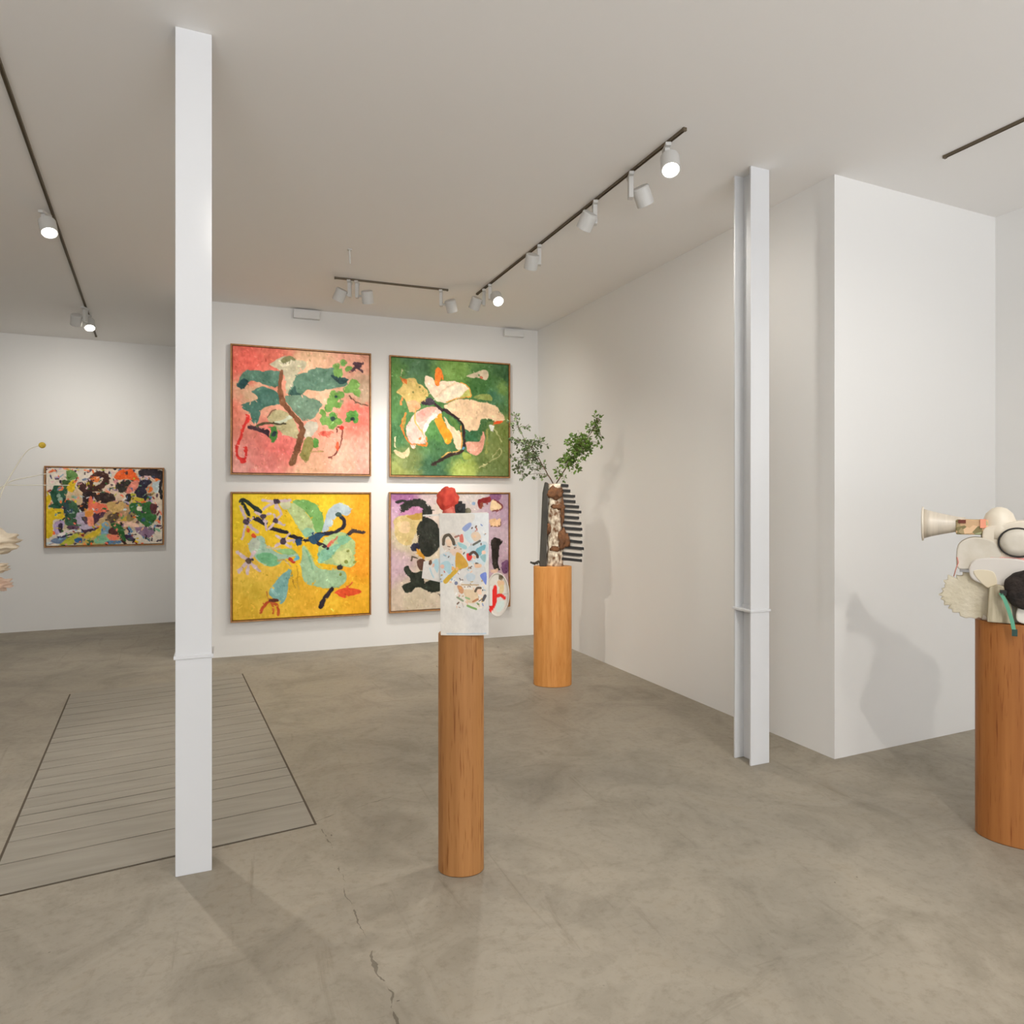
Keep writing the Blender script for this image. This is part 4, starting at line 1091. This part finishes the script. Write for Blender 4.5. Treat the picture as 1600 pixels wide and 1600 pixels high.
LEAF = mat('leaf_dusty_green', (104, 122, 74), .6, noise=(14, (78, 92, 58), (1, 1, 1)))
LEAF2 = mat('leaf_bright_green', (112, 146, 56), .55, noise=(14, (74, 96, 40), (1, 1, 1)))
STEM = mat('twig_brown', (96, 74, 54), .8)
def spray(label, stem, clusters, m, seed, leaf):
    t = thing('leafy_branch', label, 'plant', (BX, BY, PH+gz(756)), YAW, 'leafy branches in the bark vase')
    rnd = random.Random(seed); z0 = gz(756)
    sp = [Vector((gx(p[0]), .02*math.sin(i*1.3), gz(p[1])-z0)) for i, p in enumerate(smooth_line(stem, 5))]
    base = sp[0]; st = bmesh.new(); tube(st, [base+Vector((0, 0, -.05))]+sp, .0055, .0018, 6)
    lf = bmesh.new()
    for (u, v_, r, n) in clusters:
        n = int(n*DENS)
        c = Vector((gx(u), (rnd.random()-.5)*.06, gz(v_)-z0)); rr = r/s2
        near = min(sp, key=lambda p: (p-c).length+max(0, (p.z-c.z))*.8)
        tube(st, [near, (near+c)/2+Vector((0, 0, .012)), c], .0022, .0012, 5)
        k = 0
        while k < n:
            d = Vector((rnd.gauss(0, 1), rnd.gauss(0, 1)*.9, rnd.gauss(0, 1))).normalized()
            tip = c+d*rr*rnd.random()**.6
            org = c+d*rr*.12
            if k % 3 == 0: tube(st, [org, (org+tip)/2+Vector((0, 0, .004)), tip], .0011, .0008, 4)
            for j in range(3):
                if k >= n: break
                k += 1
                p = tip+Vector((rnd.gauss(0, 1), rnd.gauss(0, 1), rnd.gauss(0, 1)))*.006
                ax = (d+Vector((rnd.gauss(0, .7), rnd.gauss(0, .7), rnd.gauss(0, .5)))).normalized()
                sd = ax.cross(Vector((rnd.gauss(0, 1), rnd.gauss(0, 1), rnd.gauss(0, 1)))).normalized(); up = ax.cross(sd)
                L = leaf*(.7+rnd.random()*.6); Wd = L*.34
                q = [p, p+ax*L*.5+sd*Wd+up*L*.08, p+ax*L, p+ax*L*.5-sd*Wd+up*L*.08, p+ax*L*.5]
                vv = [lf.verts.new(x) for x in q]
                lf.faces.new((vv[0], vv[1], vv[4])); lf.faces.new((vv[1], vv[2], vv[4])); lf.faces.new((vv[2], vv[3], vv[4])); lf.faces.new((vv[3], vv[0], vv[4]))
    obj('stem', st, STEM, t, True)
    me = bpy.data.meshes.new('leaves'); lf.to_mesh(me); lf.free(); o = link_mesh('leaves', me, m, t)
    return t
spray('sparse dusty green branch leaning left out of the bark vase', [(865, 757), (857, 744), (849, 730), (836, 708), (818, 684), (803, 648)],
      [(829, 699, 15, 52), (824, 716, 17, 84), (813, 690, 15, 44), (843, 692, 13, 34), (813, 729, 12, 36), (816, 743, 8, 16), (808, 668, 9, 18), (804, 649, 6, 9), (821, 667, 7, 10), (848, 728, 8, 16), (835, 735, 10, 18), (846, 746, 6, 8), (797, 660, 6, 8), (800, 716, 6, 8), (835, 712, 12, 30)], LEAF, 3, .026)
spray('dense bright green branch leaning right out of the bark vase', [(868, 757), (877, 742), (890, 722), (905, 700), (922, 678), (937, 655)],
      [(905, 700, 17, 165), (892, 716, 13, 95), (882, 722, 10, 45), (913, 692, 13, 80), (900, 685, 10, 30), (886, 690, 7, 14), (929, 668, 11, 42), (932, 655, 9, 24), (936, 676, 8, 20), (935, 692, 6, 8), (872, 738, 7, 16), (880, 745, 5, 8), (897, 728, 10, 34), (920, 698, 8, 26)], LEAF2, 8, .027)

# ---------------------------------------------------------------- white ceramic assemblage on the broad plinth
s3 = 364.; s3x = 430.; kx = lambda u: (u-1593)/s3x; kz = lambda v_: (970-v_)/s3
t = thing('ceramic_assemblage', 'white ceramic assemblage with a trumpet-shaped cone and dome on the broad right plinth', 'sculpture', (RX, RY, PH), YAW+RYAW)
PORC = mat('cream_porcelain', (232, 224, 206), .4, noise=(9, (220, 208, 188), (1, 1, 1)))
GREY = mat('grey_unglazed_clay', (218, 212, 200), .7, noise=(11, (204, 196, 180), (1, 1, 1)), bump=(18, .3, .006))
TRUM = mat('milky_horn', (214, 203, 186), .35, noise=(30, (200, 190, 174), (3, .3, .3)))
bm = bmesh.new(); X = Matrix.Translation((kx(1497), -.02, kz(820))) @ Matrix.Rotation(-math.pi/2, 4, 'Y') @ Matrix.Rotation(0, 4, 'Z')
lathe(bm, [(.031, -.02), (.032, 0), (.038, .03), (.047, .07), (.058, .11), (.067, .138), (.063, .138), (.053, .11), (.04, .06), (.02, .05)], X, 40)
hn = obj('horn_cone', bm, TRUM, t, True)
bm = bmesh.new(); lathe(bm, [(.066, .137), (.077, .138), (.078, .144), (.066, .146), (.062, .142)], X, 40); obj('horn_rim', bm, PORC, hn, True)
def vor_mat(name, cols, scale):
    m = mat(name, (200, 180, 160), .6); nt = m.node_tree
    tc = nt.nodes.new('ShaderNodeTexCoord'); vo = nt.nodes.new('ShaderNodeTexVoronoi'); vo.inputs['Scale'].default_value = scale
    sp_ = nt.nodes.new('ShaderNodeSeparateColor'); r = nt.nodes.new('ShaderNodeValToRGB'); r.color_ramp.interpolation = 'CONSTANT'
    el = r.color_ramp.elements
    while len(el) < len(cols): el.new(.5)
    for i, (e, c) in enumerate(zip(el, cols)): e.position = i/len(cols); e.color = lin(c)+(1,)
    nt.links.new(tc.outputs['Object'], vo.inputs['Vector']); nt.links.new(vo.outputs['Color'], sp_.inputs[0])
    nt.links.new(sp_.outputs[0], r.inputs[0]); nt.links.new(r.outputs[0], nt.nodes['Principled BSDF'].inputs['Base Color'])
    return m
PATCH = vor_mat('printed_patches', [(206, 170, 130), (130, 120, 78), (168, 172, 132), (226, 190, 150), (170, 150, 110)], 42)
bm = bmesh.new(); box(bm, kx(1490), kx(1541), -.06, .03, kz(836), kz(812)); bx_ = obj('printed_box', bm, PATCH, t, bevel=.006)
bm = bmesh.new(); box(bm, kx(1494), kx(1506), -.064, -.055, kz(818), kz(812.5)); obj('red_stamp', bm, mat('maroon_ink', (112, 52, 34), .6), bx_)
bm = bmesh.new(); box(bm, kx(1528), kx(1537), -.066, -.05, kz(825), kz(811)); obj('coral_tab', bm, mat('coral_ink', (240, 158, 128), .6), bx_)
def ell(name, c, r, m, seed=0, amp=0, sub=4):
    bm = bmesh.new(); bmesh.ops.create_icosphere(bm, subdivisions=sub, radius=1)
    for v_ in bm.verts:
        p = v_.co.copy(); k = 1+amp*mnoise.noise(p*2+Vector((seed, 0, 0)))
        v_.co = Vector((c[0]+p.x*k*r[0], c[1]+p.y*k*r[1], c[2]+p.z*k*r[2]))
    return obj(name, bm, m, t, True)
bm = bmesh.new(); lathe(bm, [(.066, kz(842)), (.066, kz(828)), (.060, kz(814)), (.048, kz(802)), (.028, kz(794.5)), (.008, kz(792))], Matrix.Translation((kx(1558), -.02, 0)), 36, .8); obj('dome', bm, PORC, t, True)
def slab(name, pts, y0, y1, m, seed=0, amp=0.0, bev=.006, parent=None):
    P = smooth_line(pts, 6, True); q = []
    for i, (u, v_) in enumerate(P):
        k = amp*mnoise.noise(Vector((u*.13, v_*.13, seed)))
        q.append((kx(u+k*9), kz(v_+k*9)))
    bm = bmesh.new(); prism(bm, q, y0, y1, XZ); return obj(name, bm, m, parent or t, bevel=bev)
slab('shoulder_block', [(1534, 826), (1560, 818), (1600, 812), (1622, 816), (1628, 850), (1618, 872), (1590, 873), (1546, 868), (1533, 850)], -.07, .07, PORC, 2)
bm = bmesh.new(); n = 48
for k in range(n):
    pass
tube(bm, [(kx(1584)+.066*math.cos(a), -.082, kz(846)+.060*math.sin(a)) for a in [i*2*math.pi/48 for i in range(49)]], .0032, .0032, 8); obj('black_ring', bm, BLACK, t, True)
bm = bmesh.new(); lathe(bm, [(.062, -.012), (.060, .006), (.03, .010)], Matrix.Translation((kx(1584), -.078, kz(846))) @ Matrix.Rotation(math.pi/2, 4, 'X'), 40, .92); obj('pale_disc', bm, GREY, t, True)
bm = bmesh.new(); box(bm, kx(1543), kx(1600), -.075, -.066, kz(873), kz(869.5)); obj('pink_line', bm, mat('pink_glaze', (236, 160, 152), .5), t, bevel=.001)
slab('folded_slab', [(1491, 868), (1496, 850), (1515, 840), (1540, 842), (1556, 852), (1560, 870), (1548, 892), (1520, 890), (1494, 890)], -.075, .0, GREY, 5)
slab('sheet', [(1512, 884), (1530, 872), (1590, 872), (1600, 888), (1588, 905), (1574, 920), (1545, 916), (1515, 905)], -.085, -.02, mat('smooth_grey_clay', (214, 208, 200), .6), 8)
bm = bmesh.new(); pts = []
for i in range(72):
    a = i*2*math.pi/72; rr = 1+.08*math.sin(i*2.6)+.32*mnoise.noise(Vector((i*.45, 3, 0)))+.08*mnoise.noise(Vector((i*1.7, 0, 0)))
    pts.append((kx(1521)+46/s3*rr*math.cos(a), kz(931)+37/s3*rr*math.sin(a)))
prism(bm, pts, -.062, -.03, XZ); obj('ragged_disc', bm, mat('ragged_paper_clay', (220, 212, 192), .8, noise=(14, (200, 190, 164), (1, 1, .5)), bump=(40, .6, .01)), t, bevel=.004)
slab('yellow_shard', [(1518, 892), (1547, 892), (1553, 912), (1541, 918), (1527, 908)], -.088, -.05, mat('straw_clay', (220, 208, 182), .7), 3)
bm = bmesh.new(); box(bm, kx(1496), kx(1517), -.083, -.07, kz(895), kz(891)); obj('grey_strip', bm, mat('slate_glaze', (150, 148, 146), .6), t)
bm = bmesh.new(); tube(bm, [(kx(1492), -.079, kz(872)), (kx(1494), -.079, kz(880)), (kx(1490), -.079, kz(892)), (kx(1487), -.07, kz(903))], .003, .002, 6); obj('rose_thread', bm, mat('rose_thread', (206, 140, 126), .7), t, True)
bm = bmesh.new(); box(bm, kx(1530), kx(1612), -.06, .09, 0, kz(905)); box(bm, kx(1545), kx(1615), -.04, .07, kz(906), kz(850)); obj('core_block', bm, GREY, t, bevel=.008)
bm = bmesh.new(); prism(bm, [(kx(u), kz(v_)) for u, v_ in ((1538, 969), (1541, 916), (1553, 911), (1568, 914), (1573, 935), (1577, 969))], -.12, -.065, XZ); obj('front_board', bm, mat('olive_grey_clay', (200, 190, 164), .8, noise=(24, (156, 144, 118), (2, 2, .25))), t, bevel=.004)
bm = bmesh.new(); lathe(bm, [(.045, -.12), (.074, -.118), (.08, -.10), (.078, .0), (.05, .03)], Matrix.Translation((kx(1597), -.02, kz(917))) @ Matrix.Rotation(math.pi/2, 4, 'X') @ Matrix.Rotation(math.pi, 4, 'Y'), 40)
for v_ in bm.verts: v_.co += Vector((mnoise.noise(v_.co*30), mnoise.noise(v_.co*30+Vector((7, 0, 0))), mnoise.noise(v_.co*30+Vector((0, 9, 0)))))*.008
obj('black_drum', bm, mat('matt_black_fibre', (52, 42, 36), .9, noise=(30, (34, 28, 25), (1, 1, 1)), bump=(60, .8, .01)), t, True)
bm = bmesh.new()
gp = [(1557, 922), (1563, 932), (1569, 948), (1574, 965), (1577, 982)]
for i in range(4):
    a, b = gp[i], gp[i+1]
    prism(bm, [(kx(a[0]-2.5), kz(a[1])), (kx(a[0]+3.5), kz(a[1])), (kx(b[0]+3.5), kz(b[1])), (kx(b[0]-2.5), kz(b[1]))], -.158, -.150, XZ)
gs = obj('green_strip', bm, mat('green_ribbon', (96, 166, 136), .6), t)
bm = bmesh.new(); box(bm, kx(1573.5), kx(1581.5), -.160, -.149, kz(985), kz(975)); obj('dark_tip', bm, mat('dark_teal', (38, 72, 66), .6), gs)
bm = bmesh.new(); box(bm, kx(1557), kx(1566), -.158, -.11, kz(925), kz(918)); obj('strip_peg', bm, BLACK, gs)
slab('white_foot', [(1584, 966), (1584, 944), (1604, 941), (1618, 946), (1620, 966)], -.115, -.06, mat('chalk_white', (228, 222, 212), .7), 1)

# ---------------------------------------------------------------- ruffled ceramic and dried stems at the left edge
t = thing('ruffled_ceramic', 'beige ruffled ceramic, its petals just entering the left edge of the view', 'sculpture', (QX, QY, PH), YAW)
s4 = 1068/(QX*math.sin(-YAW)+QY*math.cos(YAW)); qx0 = 800+s4*(QX*math.cos(YAW)+QY*math.sin(YAW))
mx = lambda u: (u-qx0)/s4; mz = lambda v_: (781+.52*s4-v_)/s4
RUF = mat('sand_ceramic', (214, 200, 176), .75, noise=(16, (190, 172, 146), (1, 1, 2)), bump=(24, .5, .01))
def ruffle(name, c, r, seed, m):
    bm = bmesh.new(); bmesh.ops.create_icosphere(bm, subdivisions=4, radius=1)
    for v_ in bm.verts:
        p = v_.co.copy(); k = 1+.3*mnoise.noise(p*2.6+Vector((seed, 0, 0)))+.1*math.sin(p.z*14)
        v_.co = Vector((c[0]+p.x*k*r[0], c[1]+p.y*k*r[1], c[2]+p.z*k*r[2]))
    return obj(name, bm, m, t, True)
ruffle('upper_petal', (mx(-14), 0, mz(848)), (38/s4, .06, 19/s4), 2, RUF)
ruffle('middle_petal', (mx(-16), 0, mz(888)), (22/s4, .05, 9/s4), 5, RUF)
ruffle('lower_petal', (mx(-8), 0, mz(914)), (20/s4, .05, 10/s4), 8, mat('rose_ceramic', (204, 178, 158), .75, noise=(16, (188, 158, 136), (1, 1, 1))))
bm = bmesh.new(); lathe(bm, [(.07, 0), (.06, .08), (.045, .22), (.05, .30), (.035, .31), (.03, .25)], Matrix.Translation((mx(-45), 0, 0)), 28); obj('ceramic_neck', bm, RUF, t, True)
STRAW = mat('dried_stem', (206, 200, 182), .8)
def dried(label, pts, ball=None, yo=.09):
    t = thing('dried_flower', label, 'dried flower', (QX-yo*math.sin(YAW), QY+yo*math.cos(YAW), PH), YAW, 'dried stems at the left edge')
    bm = bmesh.new(); tube(bm, [(mx(p[0]), 0, mz(p[1])) for p in smooth_line(pts, 6)], .0028, .0011, 6); obj('stem', bm, STRAW, t, True)
    if ball:
        bm = bmesh.new(); bmesh.ops.create_icosphere(bm, subdivisions=3, radius=ball[2]/s4, matrix=Matrix.Translation((mx(ball[0]), 0, mz(ball[1]))))
        for v_ in bm.verts: v_.co += v_.co.normalized()*.001*mnoise.noise(v_.co*400)
        obj('flower_head', bm, mat('mustard_yellow', (206, 176, 52), .8, noise=(120, (170, 140, 40), (1, 1, 1))), t, True)
dried('curved dried stem with a round yellow flower head at the left edge', [(-45, 965), (-45, 870), (-35, 780), (-5, 722), (12, 700), (32, 692)], (34.5, 692, 5))
dried('thin dried stem reaching level towards the multicoloured painting', [(-55, 965), (-55, 870), (-55, 790), (-40, 760), (0, 757), (72, 757)], None, .11)
dried('thin pale dried stem arching just above the level one', [(-60, 965), (-60, 870), (-60, 790), (-40, 755), (0, 743), (62, 732)], None, .13)
